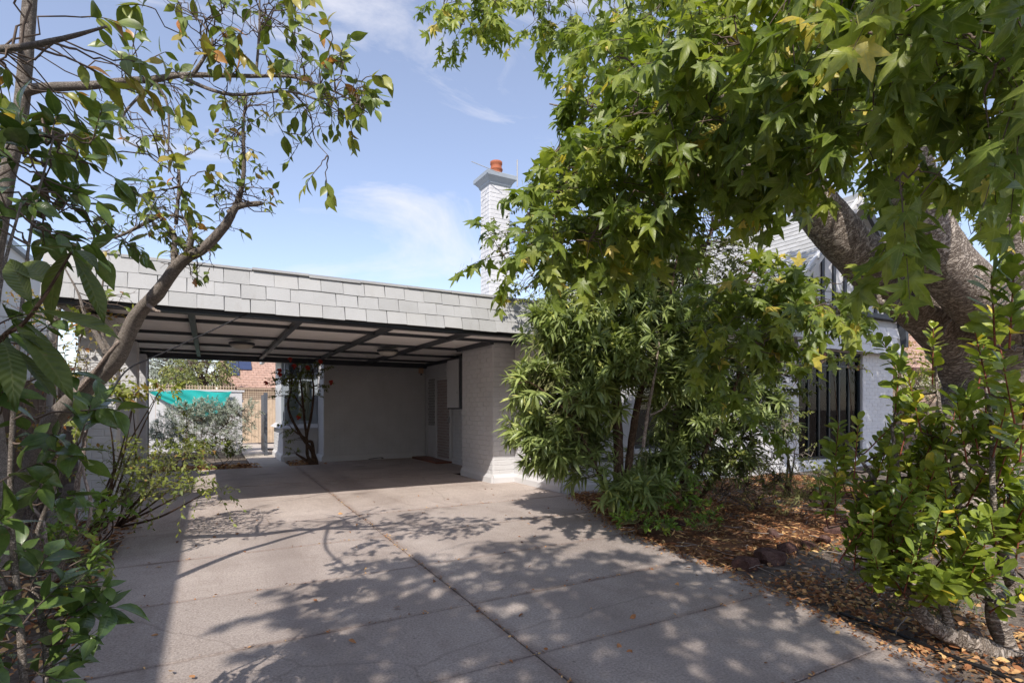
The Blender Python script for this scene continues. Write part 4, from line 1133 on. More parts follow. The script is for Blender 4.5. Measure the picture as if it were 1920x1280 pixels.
class Foliage:
    def __init__(self, gen): self.g = gen; self.P, self.D, self.Nn, self.S, self.T = [], [], [], [], []; self.lines = {}
    def leaves(self, P, D, Nn, S, T):
        self.P.append(P.reshape(-1, 3)); self.D.append(D.reshape(-1, 3)); self.Nn.append(Nn.reshape(-1, 3)); self.S.append(S.ravel()); self.T.append(T.ravel())
    def twig(self, L, R):
        L, R = np.asarray(L, float), np.asarray(R, float)
        self.lines.setdefault(L.shape[1], []).append((L, R))
    def sprays(self, starts, dirs, lens, n, size, droop=0.25, alpha=(0.6, 1.2), hang=0.3, up=0.4, sunw=0.5, rand=0.45, tint=(0.0, 0.9), t0=0.2, r=0.003, whorl=False, flat=0.0, draw=True):
        g = self.g; starts = np.asarray(starts, float); dirs = unit(np.asarray(dirs, float)); S = len(starts)
        lens = np.broadcast_to(np.asarray(lens, float), (S,))[:, None, None]
        t = (t0 + (1 - t0) * (np.arange(n) + 0.6) / n)[None, :, None] * np.ones((S, 1, 1))
        t = np.clip(t + g.uniform(-0.03, 0.03, t.shape), 0, 1.02)
        down = -UP
        def at_t(t): return starts[:, None] + dirs[:, None] * lens * t + down * droop * lens * t * t
        pos_ = at_t(t); ax = unit(dirs[:, None] + 2 * droop * t * down)
        ref = np.where(np.abs(ax[..., 2:3]) > 0.9, np.array([1.0, 0, 0]), UP)
        u = unit(np.cross(ax, ref)); v = np.cross(ax, u)
        ph = (np.arange(n) * 2.39996)[None, :, None] + g.uniform(0, 6.28, (S, 1, 1)) + g.uniform(-0.4, 0.4, (S, n, 1))
        if flat: v = v * (1 - flat)
        rad = unit(np.cos(ph) * u + np.sin(ph) * v)
        al = g.uniform(alpha[0], alpha[1], (S, n, 1)) * (1.15 - 0.45 * t)
        d = unit(ax * np.cos(al) + rad * np.sin(al) + down * hang + g.normal(0, 0.12, (S, n, 3)))
        nn = unit(UP * up + SUNWARD * sunw + ax * 0.15 + g.normal(0, rand, (S, n, 3)))
        nn = unit(nn - d * (nn * d).sum(-1, keepdims=True))
        sz = size * g.uniform(0.72, 1.28, (S, 1)) * g.uniform(0.6, 1.2, (S, n)) * (1.0 - 0.15 * t[..., 0])
        base = g.uniform(0, 1, (S, 1)); tt = tint[0] + (tint[1] - tint[0]) * np.clip(0.55 * base + 0.45 * g.uniform(0, 1, (S, n)) , 0, 1)
        odd = g.uniform(0, 1, (S, n)) < 0.03
        tt = np.where(odd, np.minimum(1.0, tint[1] + 0.12), tt)
        self.leaves(pos_, d, nn, sz, tt)
        if draw:
            m = 5; tl = np.linspace(0, 1, m)[None, :, None]
            self.twig(at_t(tl * np.ones((S, 1, 1))), np.linspace(r, r * 0.35, m)[None, :] * np.ones((S, 1)))
    def connect(self, starts, nodes, r0=0.008, r1=0.0035, sag=0.08, cap=None):
        starts, nodes = np.asarray(starts, float), np.asarray(nodes, float)
        S = len(starts); near = np.empty_like(starts)
        for i in range(0, S, 500):
            dd = ((starts[i:i + 500, None] - nodes[None]) ** 2).sum(-1) + 0.15 * np.maximum(0, nodes[None, :, 2] - starts[i:i + 500, None, 2])
            near[i:i + 500] = nodes[dd.argmin(1)]
        m = 6; t = np.linspace(0, 1, m)[None, :, None]
        L = near[:, None] * (1 - t) + starts[:, None] * t
        ln = np.linalg.norm(starts - near, axis=1)[:, None, None]
        L = L + UP * sag * ln * np.sin(t * math.pi) + np.sin(t * math.pi) * ln * 0.07 * self.g.standard_normal((S, m, 3))
        self.twig(L, np.linspace(1, 0, m)[None, :] * (r0 - r1) + r1 * np.ones((S, 1)))
        return unit(starts - near)
    def build(self, parent, kind, mat, twig_mat, solo=0, mass='crown', piece='leaf', min_px=9.0, twigname='twigs', sides=4):
        bank = TPL[kind]
        P, D, Nn, S, T = (np.concatenate(x) for x in (self.P, self.D, self.Nn, self.S, self.T))
        B = np.cross(Nn, D); K = self.g.integers(0, len(bank), len(P))
        C = P + D * S[:, None] * 0.45
        px, py, d = project(C)
        vis = (px > 4) & (px < 1916) & (py > 4) & (py < 1276) & (d > 0.3)
        apx = np.where(vis, FPX * S / np.maximum(d, 0.1), 0)
        face = np.abs((Nn * unit(C - np.array([0, 0, EYE]))).sum(-1))
        score = apx * (0.35 + 0.65 * face)
        chosen = np.zeros(len(P), bool)
        if solo:
            # nearest-first screen buckets so that hidden leaves are passed over
            order = np.argsort(d); cell = {}
            ok = np.zeros(len(P), bool)
            for i in order:
                if not vis[i] or apx[i] < min_px: continue
                key = (int(px[i] // 14), int(py[i] // 14))
                if cell.get(key, 0) < 1:
                    cell[key] = 1; ok[i] = True
            cand = np.where(ok)[0]; cand = cand[np.argsort(-score[cand])][:solo]
            chosen[cand] = True
            meshes = {}
            base = np.array(WL[parent.name])
            for i in cand:
                key = (int(K[i]), int(T[i] * 7.99))
                if key not in meshes:
                    V, A, F = bank[key[0]]
                    me = raw_mesh(piece, V, F, True, np.column_stack([np.full(len(V), (key[1] + 0.5) / 8), A]))
                    me.materials.append(mat); meshes[key] = me
                o = bpy.data.objects.new(piece, meshes[key]); COL.objects.link(o); o.parent = parent
                s = float(S[i]); R = np.stack([D[i], B[i], Nn[i]], 1) * s; l = P[i] - base
                o.matrix_basis = Matrix(((R[0, 0], R[0, 1], R[0, 2], l[0]), (R[1, 0], R[1, 1], R[1, 2], l[1]), (R[2, 0], R[2, 1], R[2, 2], l[2]), (0, 0, 0, 1)))
        Vs, Fs, As, off = [], [], [], 0
        rest = ~chosen
        for k, (V, A, F) in enumerate(bank):
            idx = np.where(rest & (K == k))[0]
            if not len(idx): continue
            W = P[idx, None] + S[idx, None, None] * (V[None, :, 0:1] * D[idx, None] + V[None, :, 1:2] * B[idx, None] + V[None, :, 2:3] * Nn[idx, None])
            Vs.append(W.reshape(-1, 3)); n = len(V)
            Fs.append((F[None] + (np.arange(len(idx)) * n)[:, None, None] + off).reshape(-1, 3)); off += len(idx) * n
            As.append(np.concatenate([np.repeat(T[idx], n)[:, None], np.tile(A, (len(idx), 1))], 1))
        if Vs:
            V, F, A = np.concatenate(Vs), np.concatenate(Fs), np.concatenate(As)
            org = (V.min(0) + V.max(0)) / 2
            link(mass, raw_mesh(mass, V - org, F, True, A), mat, org, parent, 'stuff')
        if self.lines and twig_mat:
            Vs, Fs, off = [], [], 0
            for m, items in self.lines.items():
                V, F = tube_bank(np.concatenate([a for a, _ in items]), np.concatenate([b for _, b in items]), sides)
                Vs.append(V); Fs.append(F + off); off += len(V)
            V, F = np.concatenate(Vs), np.concatenate(Fs); org = (V.min(0) + V.max(0)) / 2
            link(twigname, raw_mesh(twigname, V - org, F, True), twig_mat, org, parent, 'stuff')
        return len(P)

def ellipsoid(gen, c, r, n, shell=0.55):
    """points in an ellipsoid whose axes are across, ahead and up"""
    v = unit(gen.standard_normal((n, 3))); q = shell + (1 - shell) * gen.uniform(0, 1, (n, 1)) ** 0.6
    q = np.where(gen.uniform(0, 1, (n, 1)) < 0.3, gen.uniform(0.1, 1, (n, 1)), q)
    v = v * q
    return np.asarray(c) + v[:, 0:1] * r[0] * RIGHT + v[:, 1:2] * r[1] * AHEAD + v[:, 2:3] * r[2] * UP, v

def blob(gen, px, py, d, rx, ry, rd, n, shell=0.55):
    return ellipsoid(gen, at(px, py, d), (rx * d / FPX, rd, ry * d / FPX), n, shell)

def limb(name, pts, mat, parent, n=14, per=6, rough=0.04, gen=np.random.default_rng(2), lumps=0.0):
    """tapered woody limb with bark coordinates; rows of pts are x, y, z, radius"""
    Q = smooth_line(pts, per); P, r = Q[:, :3], np.maximum(Q[:, 3], 0.002); m = len(P)
    tan = unit(np.gradient(P, axis=0)); ref = UP if abs(tan[0][2]) < 0.9 else np.array([1.0, 0, 0])
    u = unit(np.cross(tan[0], ref)); V = []; a = np.arange(n) * 2 * math.pi / n
    lph = gen.uniform(0, 6.28, 3); s = 0.0
    ln = np.concatenate([[0], np.cumsum(np.linalg.norm(np.diff(P, axis=0), axis=1))])
    for i in range(m):
        u = unit(u - tan[i] * (u @ tan[i])); w = np.cross(tan[i], u)
        rr = r[i] * (1 + rough * gen.standard_normal(n) * 0.6 + lumps * (np.sin(3 * a + lph[0] + ln[i] * 1.3) * 0.5 + np.sin(2 * a + lph[1] - ln[i] * 2.1) * 0.5) + rough * math.sin(ln[i] / (r.max() + 0.02) * 2.2 + lph[2]))
        V += list(P[i] + np.outer(np.cos(a) * rr, u) + np.outer(np.sin(a) * rr, w))
    F, UV = [], []
    rm = float(r.mean())
    for i in range(m - 1):
        for k in range(n):
            F.append((i * n + k, i * n + (k + 1) % n, (i + 1) * n + (k + 1) % n, (i + 1) * n + k))
            u0, u1 = k / n * 6.28 * rm, (k + 1) / n * 6.28 * rm
            UV += [(u0, ln[i]), (u1, ln[i]), (u1, ln[i + 1]), (u0, ln[i + 1])]
    F.append(tuple((m - 1) * n + k for k in range(n))); UV += [(0, 0)] * n
    V = np.array(V); org = (V.min(0) + V.max(0)) / 2
    me = raw_mesh(name, V - org, F, True)
    lay_ = me.uv_layers.new(name='bark'); lay_.data.foreach_set('uv', np.array(UV, np.float32).ravel())
    o = link(name, me, mat, org, parent)
    return o, P

def path(rows):
    """rows of (column, row, metres ahead, radius) off the photograph -> x, y, z, radius"""
    return [tuple(at(a, b, c)) + (r,) for a, b, c, r in rows]

def twiggy(F, p, d, L, r, depth, gen, bend=0.35, droop=0.0, kids=(2, 4), spread=0.9):
    """bare crooked twigs"""
    m = 6; P = [np.array(p, float)]; d = unit(np.array(d, float)); dirs = [d]
    for i in range(m - 1):
        d = unit(d + gen.normal(0, bend, 3) * 0.55 + np.array([0, 0, -droop])); P.append(P[-1] + d * L / (m - 1)); dirs.append(d)
    F.twig(np.array([P]), np.linspace(r, r * 0.45, m)[None])
    tips = []
    if depth > 0:
        for _ in range(int(gen.integers(kids[0], kids[1] + 1))):
            i = int(gen.integers(1, m)); nd = unit(dirs[i] + gen.normal(0, spread, 3) * 0.8 + np.array([0, 0, 0.15]))
            tips += twiggy(F, P[i], nd, L * gen.uniform(0.4, 0.7), r * 0.55, depth - 1, gen, bend, droop, kids, spread)
    tips.append((P[-1], dirs[-1]))
    return tips

# ================================================================== TREES AND SHRUBS
# ---- the big sweetgum-like tree on the right, its limbs reaching over the driveway
g = np.random.default_rng(41)
big = empty('star_leaf_tree', (7.45, 2.69, 0), 'massive grey-barked tree with star-shaped leaves overhanging the house and driveway', 'tree')
_, PT = limb('trunk', [(7.5, 2.7, -0.25, 0.74), (7.47, 2.69, 0.0, 0.6), (7.45, 2.68, 0.35, 0.47), (7.42, 2.68, 0.8, 0.42)] + path([(1845, 735, 6.0, 0.41), (1835, 690, 6.0, 0.34)]), M['bark_grey'], big, 20, 8, 0.03, lumps=0.06)
LA = path([(1862, 790, 6.05, 0.36), (1840, 715, 6.0, 0.34), (1784, 625, 5.9, 0.285), (1690, 545, 5.7, 0.26), (1605, 474, 5.5, 0.235), (1535, 395, 5.3, 0.20), (1480, 310, 5.1, 0.16), (1400, 230, 4.9, 0.11), (1300, 160, 4.7, 0.07), (1200, 110, 4.6, 0.035)])
_, PA = limb('limb', LA, M['bark_grey'], big, 18, 7, 0.025, lumps=0.04)
LB = path([(1870, 780, 6.0, 0.34), (1905, 680, 5.8, 0.32), (1900, 610, 5.5, 0.28), (1846, 568, 5.2, 0.26), (1784, 508, 5.0, 0.235), (1735, 430, 4.85, 0.21), (1700, 300, 4.7, 0.185), (1660, 170, 4.5, 0.16), (1600, 40, 4.3, 0.13), (1550, -120, 4.2, 0.10), (1480, -300, 4.2, 0.06)])
_, PB = limb('limb', LB, M['bark_grey'], big, 18, 7, 0.025, lumps=0.04)
LC = path([(1890, 770, 6.1, 0.32), (1945, 620, 5.9, 0.25), (1925, 500, 5.8, 0.21), (1900, 380, 5.7, 0.18), (1905, 220, 5.6, 0.15), (1870, 20, 5.4, 0.11), (1800, -200, 5.3, 0.06)])
_, PC = limb('limb', LC, M['bark_grey'], big, 16, 7, 0.025, lumps=0.04)
b0 = np.array(at(1660, 170, 4.5))
_, PD = limb('limb', [tuple(b0) + (0.12,), (4.2, 0.6, 4.8, 0.11), (2.6, -1.0, 5.4, 0.09), (1.0, -2.2, 5.8, 0.07), (-0.9, -2.8, 5.9, 0.04)], M['bark_grey'], big, 12, 6, 0.02)  # overhead limb added to carry the unseen shading leaves
_, PE = limb('limb', path([(1535, 395, 5.3, 0.11), (1400, 120, 5.6, 0.09), (1250, -60, 5.9, 0.07), (1050, -100, 6.2, 0.045), (880, -60, 6.3, 0.02)]), M['bark_grey'], big, 10, 6, 0.02)
_, PF = limb('limb', path([(1480, 310, 5.1, 0.07), (1330, 330, 4.7, 0.05), (1200, 350, 4.4, 0.035), (1080, 330, 4.2, 0.02), (1000, 310, 4.2, 0.01)]), M['bark_grey'], big, 10, 6, 0.02)
_, PG = limb('branch', path([(1712, 560, 5.48, 0.045), (1690, 569, 5.4, 0.034), (1640, 567, 5.2, 0.030), (1590, 578, 5.0, 0.024), (1520, 590, 4.8, 0.018), (1450, 570, 4.6, 0.012), (1400, 600, 4.5, 0.008)]), M['bark_grey'], big, 8, 5, 0.06)
limb('branch', path([(1650, 566, 5.22, 0.022), (1643, 545, 5.2, 0.02), (1634, 532, 5.18, 0.017)]), M['bark_grey'], big, 8, 4, 0.06)
limb('branch', path([(1700, 570, 5.4, 0.02), (1703, 555, 5.38, 0.016), (1706, 545, 5.36, 0.012)]), M['bark_grey'], big, 8, 4, 0.06)
limb('branch', path([(1770, 628, 5.55, 0.02), (1780, 605, 5.5, 0.014), (1794, 598, 5.45, 0.008)]), M['bark_pale'], big, 8, 4, 0.06)
for a, b, c in (((1030, 195), (1080, 205), (1160, 222)), ((1030, 300), (1080, 240), (1110, 210))):
    limb('branch', path([(c[0], c[1], 3.9, 0.012), (b[0], b[1], 3.9, 0.009), (a[0], a[1], 3.9, 0.004)]), M['bark_pale'], big, 6, 4, 0.05)
NODES = np.vstack([PA[12:], PB[14:], PC[12:], PD, PE, PF, PG])
F = Foliage(g)
BL_ = [  # column, row, metres, half-width px, half-height px, depth m, sprays
    (1760, 40, 1.75, 170, 75, 0.40, 26), (1880, 110, 1.7, 80, 90, 0.30, 14), (1560, 80, 2.3, 170, 90, 0.50, 34), (1850, 180, 2.1, 90, 75, 0.40, 16),
    (1690, 215, 2.4, 130, 50, 0.40, 20), (1450, 150, 2.9, 170, 120, 0.60, 50), (1320, 80, 3.3, 110, 95, 0.60, 40), (1310, 230, 3.1, 150, 85, 0.60, 50),
    (1190, 190, 3.7, 90, 60, 0.55, 34), (1470, 260, 3.0, 120, 45, 0.55, 30), (1600, 280, 2.5, 80, 25, 0.35, 8), (1730, 350, 1.9, 60, 22, 0.25, 4),
    (1100, 215, 4.1, 50, 40, 0.45, 18), (1210, 340, 3.7, 110, 60, 0.60, 44), (1090, 395, 3.8, 85, 60, 0.50, 38), (1035, 410, 3.9, 45, 50, 0.35, 15),
    (1040, 290, 4.2, 26, 24, 0.22, 5), (1100, 450, 3.6, 95, 32, 0.45, 24), (950, 490, 3.9, 30, 24, 0.22, 5), (1190, 415, 3.7, 90, 45, 0.5, 20),
    (1410, 560, 4.7, 85, 40, 0.45, 18), (1490, 585, 4.5, 75, 36, 0.40, 24), (1385, 615, 4.5, 60, 42, 0.40, 15), (1420, 680, 4.3, 45, 40, 0.35, 10),
    (1350, 690, 4.4, 42, 40, 0.35, 8), (1585, 580, 4.7, 32, 18, 0.25, 7), (1540, 565, 4.8, 40, 26, 0.3, 9), (1390, 790, 4.3, 30, 20, 0.2, 4), (1470, 620, 4.4, 45, 26, 0.3, 10),
    (870, 22, 5.9, 65, 34, 0.50, 28), (930, 8, 6.0, 40, 18, 0.40, 10), (1000, 8, 6.1, 50, 28, 0.50, 20), (1075, 25, 5.7, 60, 34, 0.50, 24), (1160, 60, 5.0, 55, 50, 0.55, 26), (1135, 105, 4.8, 45, 40, 0.5, 15),
    (1620, 130, 4.6, 220, 110, 0.90, 50), (1840, 40, 4.4, 100, 80, 0.80, 20), (1890, 380, 2.7, 35, 40, 0.25, 4), (1790, 350, 8.3, 150, 110, 1.1, 90), (1640, 250, 8.0, 120, 80, 1.0, 50), (1400, 50, 4.6, 180, 80, 0.9, 40), (1260, 150, 4.6, 110, 80, 0.8, 28), (1850, 60, 3.2, 120, 100, .6, 22)]
st, dr, le = [], [], []
for (px, py, d, rx, ry, rd, n) in BL_:
    n = int(n * 1.0); P, v = blob(g, px, py - 0.06 * FPX / d, d, rx, ry, rd, n)
    out = unit(v[:, 0:1] * RIGHT + v[:, 1:2] * AHEAD * 0.6 + v[:, 2:3] * UP)
    st.append(P); dr.append(out * 0.55 + UP * -0.1 + g.normal(0, 0.35, P.shape)); le.append(g.uniform(0.22, 0.42, n))
st, dr, le = np.vstack(st), np.vstack(dr), np.concatenate(le)
cn = F.connect(st, np.vstack([NODES, st[g.integers(0, len(st), 320)]]), 0.005, 0.0028, 0.1)
F.sprays(st, dr + cn * 0.25, le, 9, 0.15, droop=0.28, alpha=(0.7, 1.3), hang=0.6, up=0.35, sunw=0.65, rand=0.42, tint=(0.02, 0.84))
# leaf masses out of view, added to this crown to shade driveway and house front
hi = []
for (c, r, n) in (((-1.35, -1.3, 5.1), (1.7, 1.9, 0.6), 400), ((8.9, 2.8, 7.2), (3.3, 2.2, 1.2), 900), ((5.9, 2.9, 7.4), (1.6, 1.2, 0.9), 90)):
    v = unit(g.standard_normal((n, 3))) * g.uniform(0.1, 1, (n, 1)) ** 0.5
    hi.append(np.array(c) + v * np.array(r))
hi = np.vstack(hi)
F.connect(hi, np.vstack([PD, PB[-12:], PC[-10:], hi[::25]]), 0.015, 0.005, 0.1)
F.sprays(hi, g.normal(0, 1, hi.shape) + UP * -0.2, 0.5, 9, 0.17, droop=0.3, hang=0.5, up=0.6, sunw=0.4, tint=(0.05, 0.85))
F.build(big, 'star', M['leaf_star'], M['twig_brown'], 300)
# dry seed clusters
for k, (a, b) in enumerate(((1535, 640), (1546, 665), (1538, 672))):
    c = at(a, b, 4.3); gg = np.random.default_rng(k)
    V, Fc = lathe([(0.004, -0.02), (0.016, -0.012), (0.021, 0), (0.016, 0.012), (0.004, 0.02)], 9, c)
    V = np.array(V) + gg.normal(0, 0.003, (len(V), 3)); solid('seed_pod', V, Fc, M['rock'], big)

# ---- leaning bare-branched tree at left
g = np.random.default_rng(52)
lean = empty('leaning_tree', tuple(at(-15, 1060, 4.45)), 'grey-barked tree leaning right across the carport with bare crooked twigs', 'tree')
_, TL = limb('trunk', path([(-30, 1085, 4.47, 0.0860), (-5, 1040, 4.42, 0.0731), (40, 920, 4.35, 0.0671), (94, 796, 4.2, 0.0628), (161, 729, 4.05, 0.0602), (215, 675, 3.9, 0.0576), (255, 595, 3.8, 0.0482), (296, 548, 3.7, 0.0439), (339, 491, 3.62, 0.0387), (380, 467, 3.55, 0.0318), (420, 425, 3.5, 0.0292), (437, 396, 3.48, 0.0232), (449, 370, 3.46, 0.0163), (457, 319, 3.45, 0.0129), (456, 235, 3.42, 0.0095), (463, 180, 3.4, 0.0052)]), M['bark_magnolia'], lean, 16, 7, 0.035, lumps=0.05)
br = {}
br['stub'] = limb('branch', path([(430, 400, 3.49, 0.022), (447, 387, 3.47, 0.019), (470, 383, 3.44, 0.016), (491, 381, 3.42, 0.013)]), M['bark_magnolia'], lean, 10, 5, 0.08)[1]
br['fork'] = limb('branch', path([(330, 497, 3.62, 0.03), (326, 467, 3.62, 0.020), (327, 443, 3.62, 0.018), (309, 418, 3.64, 0.016), (293, 396, 3.66, 0.012), (262, 366, 3.7, 0.009), (208, 346, 3.75, 0.004)]), M['bark_magnolia'], lean, 10, 5, 0.05)[1]
br['fork2'] = limb('branch', path([(350, 478, 3.58, 0.024), (358, 450, 3.55, 0.018), (353, 420, 3.54, 0.014), (336, 406, 3.55, 0.010), (302, 403, 3.58, 0.006)]), M['bark_magnolia'], lean, 10, 5, 0.05)[1]
br['low'] = limb('branch', path([(205, 672, 3.92, 0.026), (196, 655, 3.93, 0.022), (182, 630, 3.96, 0.018), (165, 602, 4.0, 0.015), (156, 580, 4.02, 0.012), (146, 548, 4.05, 0.008), (120, 500, 4.1, 0.005)]), M['bark_magnolia'], lean, 10, 5, 0.05)[1]
br['shoot'] = limb('branch', path([(214, 668, 3.88, 0.014), (192, 625, 3.86, 0.010), (190, 560, 3.86, 0.008), (194, 520, 3.86, 0.005)]), M['bark_magnolia'], lean, 8, 5, 0.05)[1]
br['sucker'] = limb('branch', path([(140, 740, 4.0, 0.016), (175, 700, 3.9, 0.014), (196, 672, 3.84, 0.013), (222, 640, 3.8, 0.010)]), M['bark_pale'], lean, 8, 5, 0.03)[1]
br['up'] = limb('branch', path([(330, 420, 3.6, 0.012), (335, 320, 3.6, 0.009), (310, 260, 3.62, 0.006), (300, 200, 3.62, 0.004)]), M['bark_magnolia'], lean, 8, 5, 0.05)[1]
br['mid'] = limb('branch', path([(300, 404, 3.6, 0.012), (260, 425, 3.65, 0.011), (215, 445, 3.7, 0.009), (165, 447, 3.75, 0.005)]), M['bark_magnolia'], lean, 8, 5, 0.05)[1]
limb('branch', path([(278, 572, 3.7, 0.014), (292, 582, 3.66, 0.010), (300, 584, 3.64, 0.008)]), M['bark_pale'], lean, 8, 4, 0.05)
F = Foliage(g); tips = []
def stem_twigs(line, n, L, r, depth, lo=0.2, hi=1.0, upb=0.35):
    for _ in range(n):
        i = int(g.uniform(lo, hi) * (len(line) - 1)); d = unit(g.normal(0, 1, 3) + UP * upb)
        tips.extend(twiggy(F, line[i], d, L * g.uniform(0.6, 1.2), r, depth, g, 0.5))
stem_twigs(TL, 14, 0.20, 0.005, 2, 0.52, 1.0)
stem_twigs(TL[-14:], 12, 0.16, 0.004, 2, 0.1, 1.0)
for k, n in (('fork', 12), ('fork2', 8), ('up', 7), ('mid', 8), ('low', 6), ('stub', 6), ('shoot', 5)): stem_twigs(br[k], n, 0.19, 0.0042, 2, 0.25, 1.0)
tp = np.array([p for p, _ in tips]); td = np.array([d for _, d in tips])
sel = g.uniform(0, 1, len(tp)) < 0.16
F.sprays(tp[sel], td[sel], 0.07, 3, 0.07, droop=0.1, hang=0.35, tint=(0.1, 0.9), rand=0.6)
F.build(lean, 'oval', M['leaf_magnolia'], M['twig_brown'], 60, mass='foliage')

# ---- evergreen at the left edge with a long horizontal branch
g = np.random.default_rng(53)
mag = empty('evergreen_tree', tuple(at(-20, 1218, 2.9)), 'smooth-barked evergreen at the left edge with long horizontal leafy branch', 'tree')
_, TM = limb('trunk', path([(-25, 1230, 2.9, 0.0442), (-5, 1100, 2.9, 0.0425), (10, 960, 2.9, 0.0399), (-12, 780, 2.9, 0.0382), (-18, 560, 2.9, 0.0365), (0, 420, 2.88, 0.0357), (16, 320, 2.87, 0.0348), (36, 235, 2.86, 0.0340), (46, 140, 2.85, 0.0323), (56, 0, 2.84, 0.0306), (70, -140, 2.8, 0.0255)]), M['bark_magnolia'], mag, 14, 7, 0.02)
mb = {}
mb['arm'] = limb('branch', path([(40, 175, 2.86, 0.030), (75, 165, 2.83, 0.024), (175, 160, 2.8, 0.021), (235, 152, 2.8, 0.018), (290, 149, 2.8, 0.016), (345, 141, 2.8, 0.014), (470, 143, 2.85, 0.010), (555, 146, 2.9, 0.007), (640, 178, 2.95, 0.005), (690, 212, 3.0, 0.003)]), M['bark_magnolia'], mag, 10, 6, 0.04)[1]
mb['arm2'] = limb('branch', path([(340, 145, 2.8, 0.011), (400, 170, 2.78, 0.009), (450, 178, 2.78, 0.008), (540, 172, 2.8, 0.006), (600, 190, 2.82, 0.005), (640, 212, 2.84, 0.003)]), M['bark_magnolia'], mag, 8, 6, 0.04)[1]
mb['loop'] = limb('branch', path([(290, 152, 2.8, 0.009), (262, 180, 2.76, 0.007), (230, 218, 2.74, 0.006), (227, 255, 2.74, 0.005), (262, 278, 2.75, 0.004), (300, 300, 2.76, 0.003), (340, 350, 2.78, 0.002)]), M['bark_magnolia'], mag, 8, 6, 0.03)[1]
mb['loop2'] = limb('branch', path([(292, 155, 2.8, 0.008), (312, 190, 2.82, 0.006), (317, 235, 2.83, 0.005), (315, 290, 2.84, 0.003)]), M['bark_magnolia'], mag, 8, 6, 0.03)[1]
mb['hang'] = limb('branch', path([(545, 170, 2.85, 0.005), (580, 210, 2.86, 0.004), (590, 260, 2.87, 0.003), (615, 292, 2.88, 0.002)]), M['bark_magnolia'], mag, 6, 6, 0.03)[1]
mb['rise'] = limb('branch', path([(360, 143, 2.8, 0.010), (385, 105, 2.78, 0.008), (398, 75, 2.76, 0.006), (370, 35, 2.74, 0.004), (330, 10, 2.72, 0.002)]), M['bark_magnolia'], mag, 8, 6, 0.03)[1]
mb['rise2'] = limb('branch', path([(480, 143, 2.85, 0.007), (486, 60, 2.84, 0.006), (487, -20, 2.83, 0.004)]), M['bark_magnolia'], mag, 8, 6, 0.03)[1]
mb['near'] = limb('branch', path([(36, 90, 2.84, 0.02), (-40, 95, 2.2, 0.014), (40, 88, 1.7, 0.010), (120, 72, 1.55, 0.007), (200, 50, 1.5, 0.003)]), M['bark_magnolia'], mag, 8, 6, 0.03)[1]
F = Foliage(g); tips = []
for k, n in (('arm', 28), ('arm2', 12), ('loop', 5), ('rise', 10), ('rise2', 10), ('hang', 4)):
    for _ in range(n):
        ln = mb[k]; i = int(g.uniform(0.25, 1) * (len(ln) - 1))
        tips.extend(twiggy(F, ln[i], unit(g.normal(0, 1, 3) + UP * 0.25 + RIGHT * 0.35), 0.20 * g.uniform(0.5, 1.2), 0.0032, 1, g, 0.45))
tp = np.array([p for p, _ in tips]); td = np.array([d for _, d in tips])
sel = g.uniform(0, 1, len(tp)) < 0.42
F.sprays(tp[sel], td[sel], 0.09, 3, 0.088, droop=0.1, hang=0.45, tint=(0.05, 0.92), rand=0.6, alpha=(0.5, 1.1))
for (px, py, d, rx, ry, rd, n) in ((150, 25, 1.9, 90, 40, 0.3, 8), (190, 100, 1.75, 70, 35, 0.25, 8), (45, 165, 1.9, 45, 45, 0.3, 6), (340, 30, 2.5, 60, 35, 0.3, 10), (440, 40, 2.7, 60, 45, 0.3, 12), (560, 60, 2.8, 60, 60, 0.3, 16), (640, 110, 2.9, 30, 40, 0.2, 8), (675, 170, 3.0, 28, 40, 0.2, 9), (660, 240, 3.0, 22, 18, 0.15, 3), (612, 318, 2.9, 12, 10, 0.08, 2),
                                (300, 330, 2.75, 55, 35, 0.2, 6), (370, 330, 2.8, 40, 25, 0.2, 3), (310, 385, 2.8, 30, 15, 0.15, 2), (200, 190, 2.4, 60, 40, 0.3, 7), (100, 210, 2.2, 60, 50, 0.3, 10)):
    n = max(2, int(n * 0.6)); P, v = blob(g, px, py, d, rx, ry, rd, n)
    c = F.connect(P, np.vstack(list(mb.values()) + [TM]), 0.004, 0.0025, 0.05)
    F.sprays(P, c + g.normal(0, 0.4, P.shape) - UP * 0.2, 0.12, 6, 0.095, droop=0.3, hang=0.6, tint=(0.05, 0.92), rand=0.6, alpha=(0.5, 1.2))
F.build(mag, 'oval', M['leaf_magnolia'], M['twig_brown'], 290)

# ---- glossy camellia bush filling the left foreground
g = np.random.default_rng(54)
cam_b = empty('camellia_bush', tuple(at(60, 1560, 1.65)), 'dark glossy-leaved camellia bush filling the left foreground', 'shrub')
stems = []
for rows_ in ([(60, 1560, 1.65, 0.014), (40, 1200, 1.6, 0.010), (20, 950, 1.6, 0.008), (30, 700, 1.6, 0.006), (60, 420, 1.7, 0.004), (100, 260, 1.8, 0.003)],
              [(60, 1560, 1.65, 0.016), (90, 1250, 1.7, 0.012), (60, 1050, 1.75, 0.008), (110, 900, 1.75, 0.005), (150, 850, 1.7, 0.004)],
              [(20, 1560, 1.5, 0.012), (-30, 1150, 1.45, 0.009), (-25, 800, 1.45, 0.007), (0, 540, 1.5, 0.005), (40, 380, 1.5, 0.003)]):
    stems.append(limb('stem', path(rows_), M['bark_magnolia'], cam_b, 8, 6, 0.03)[1])
F = Foliage(g)
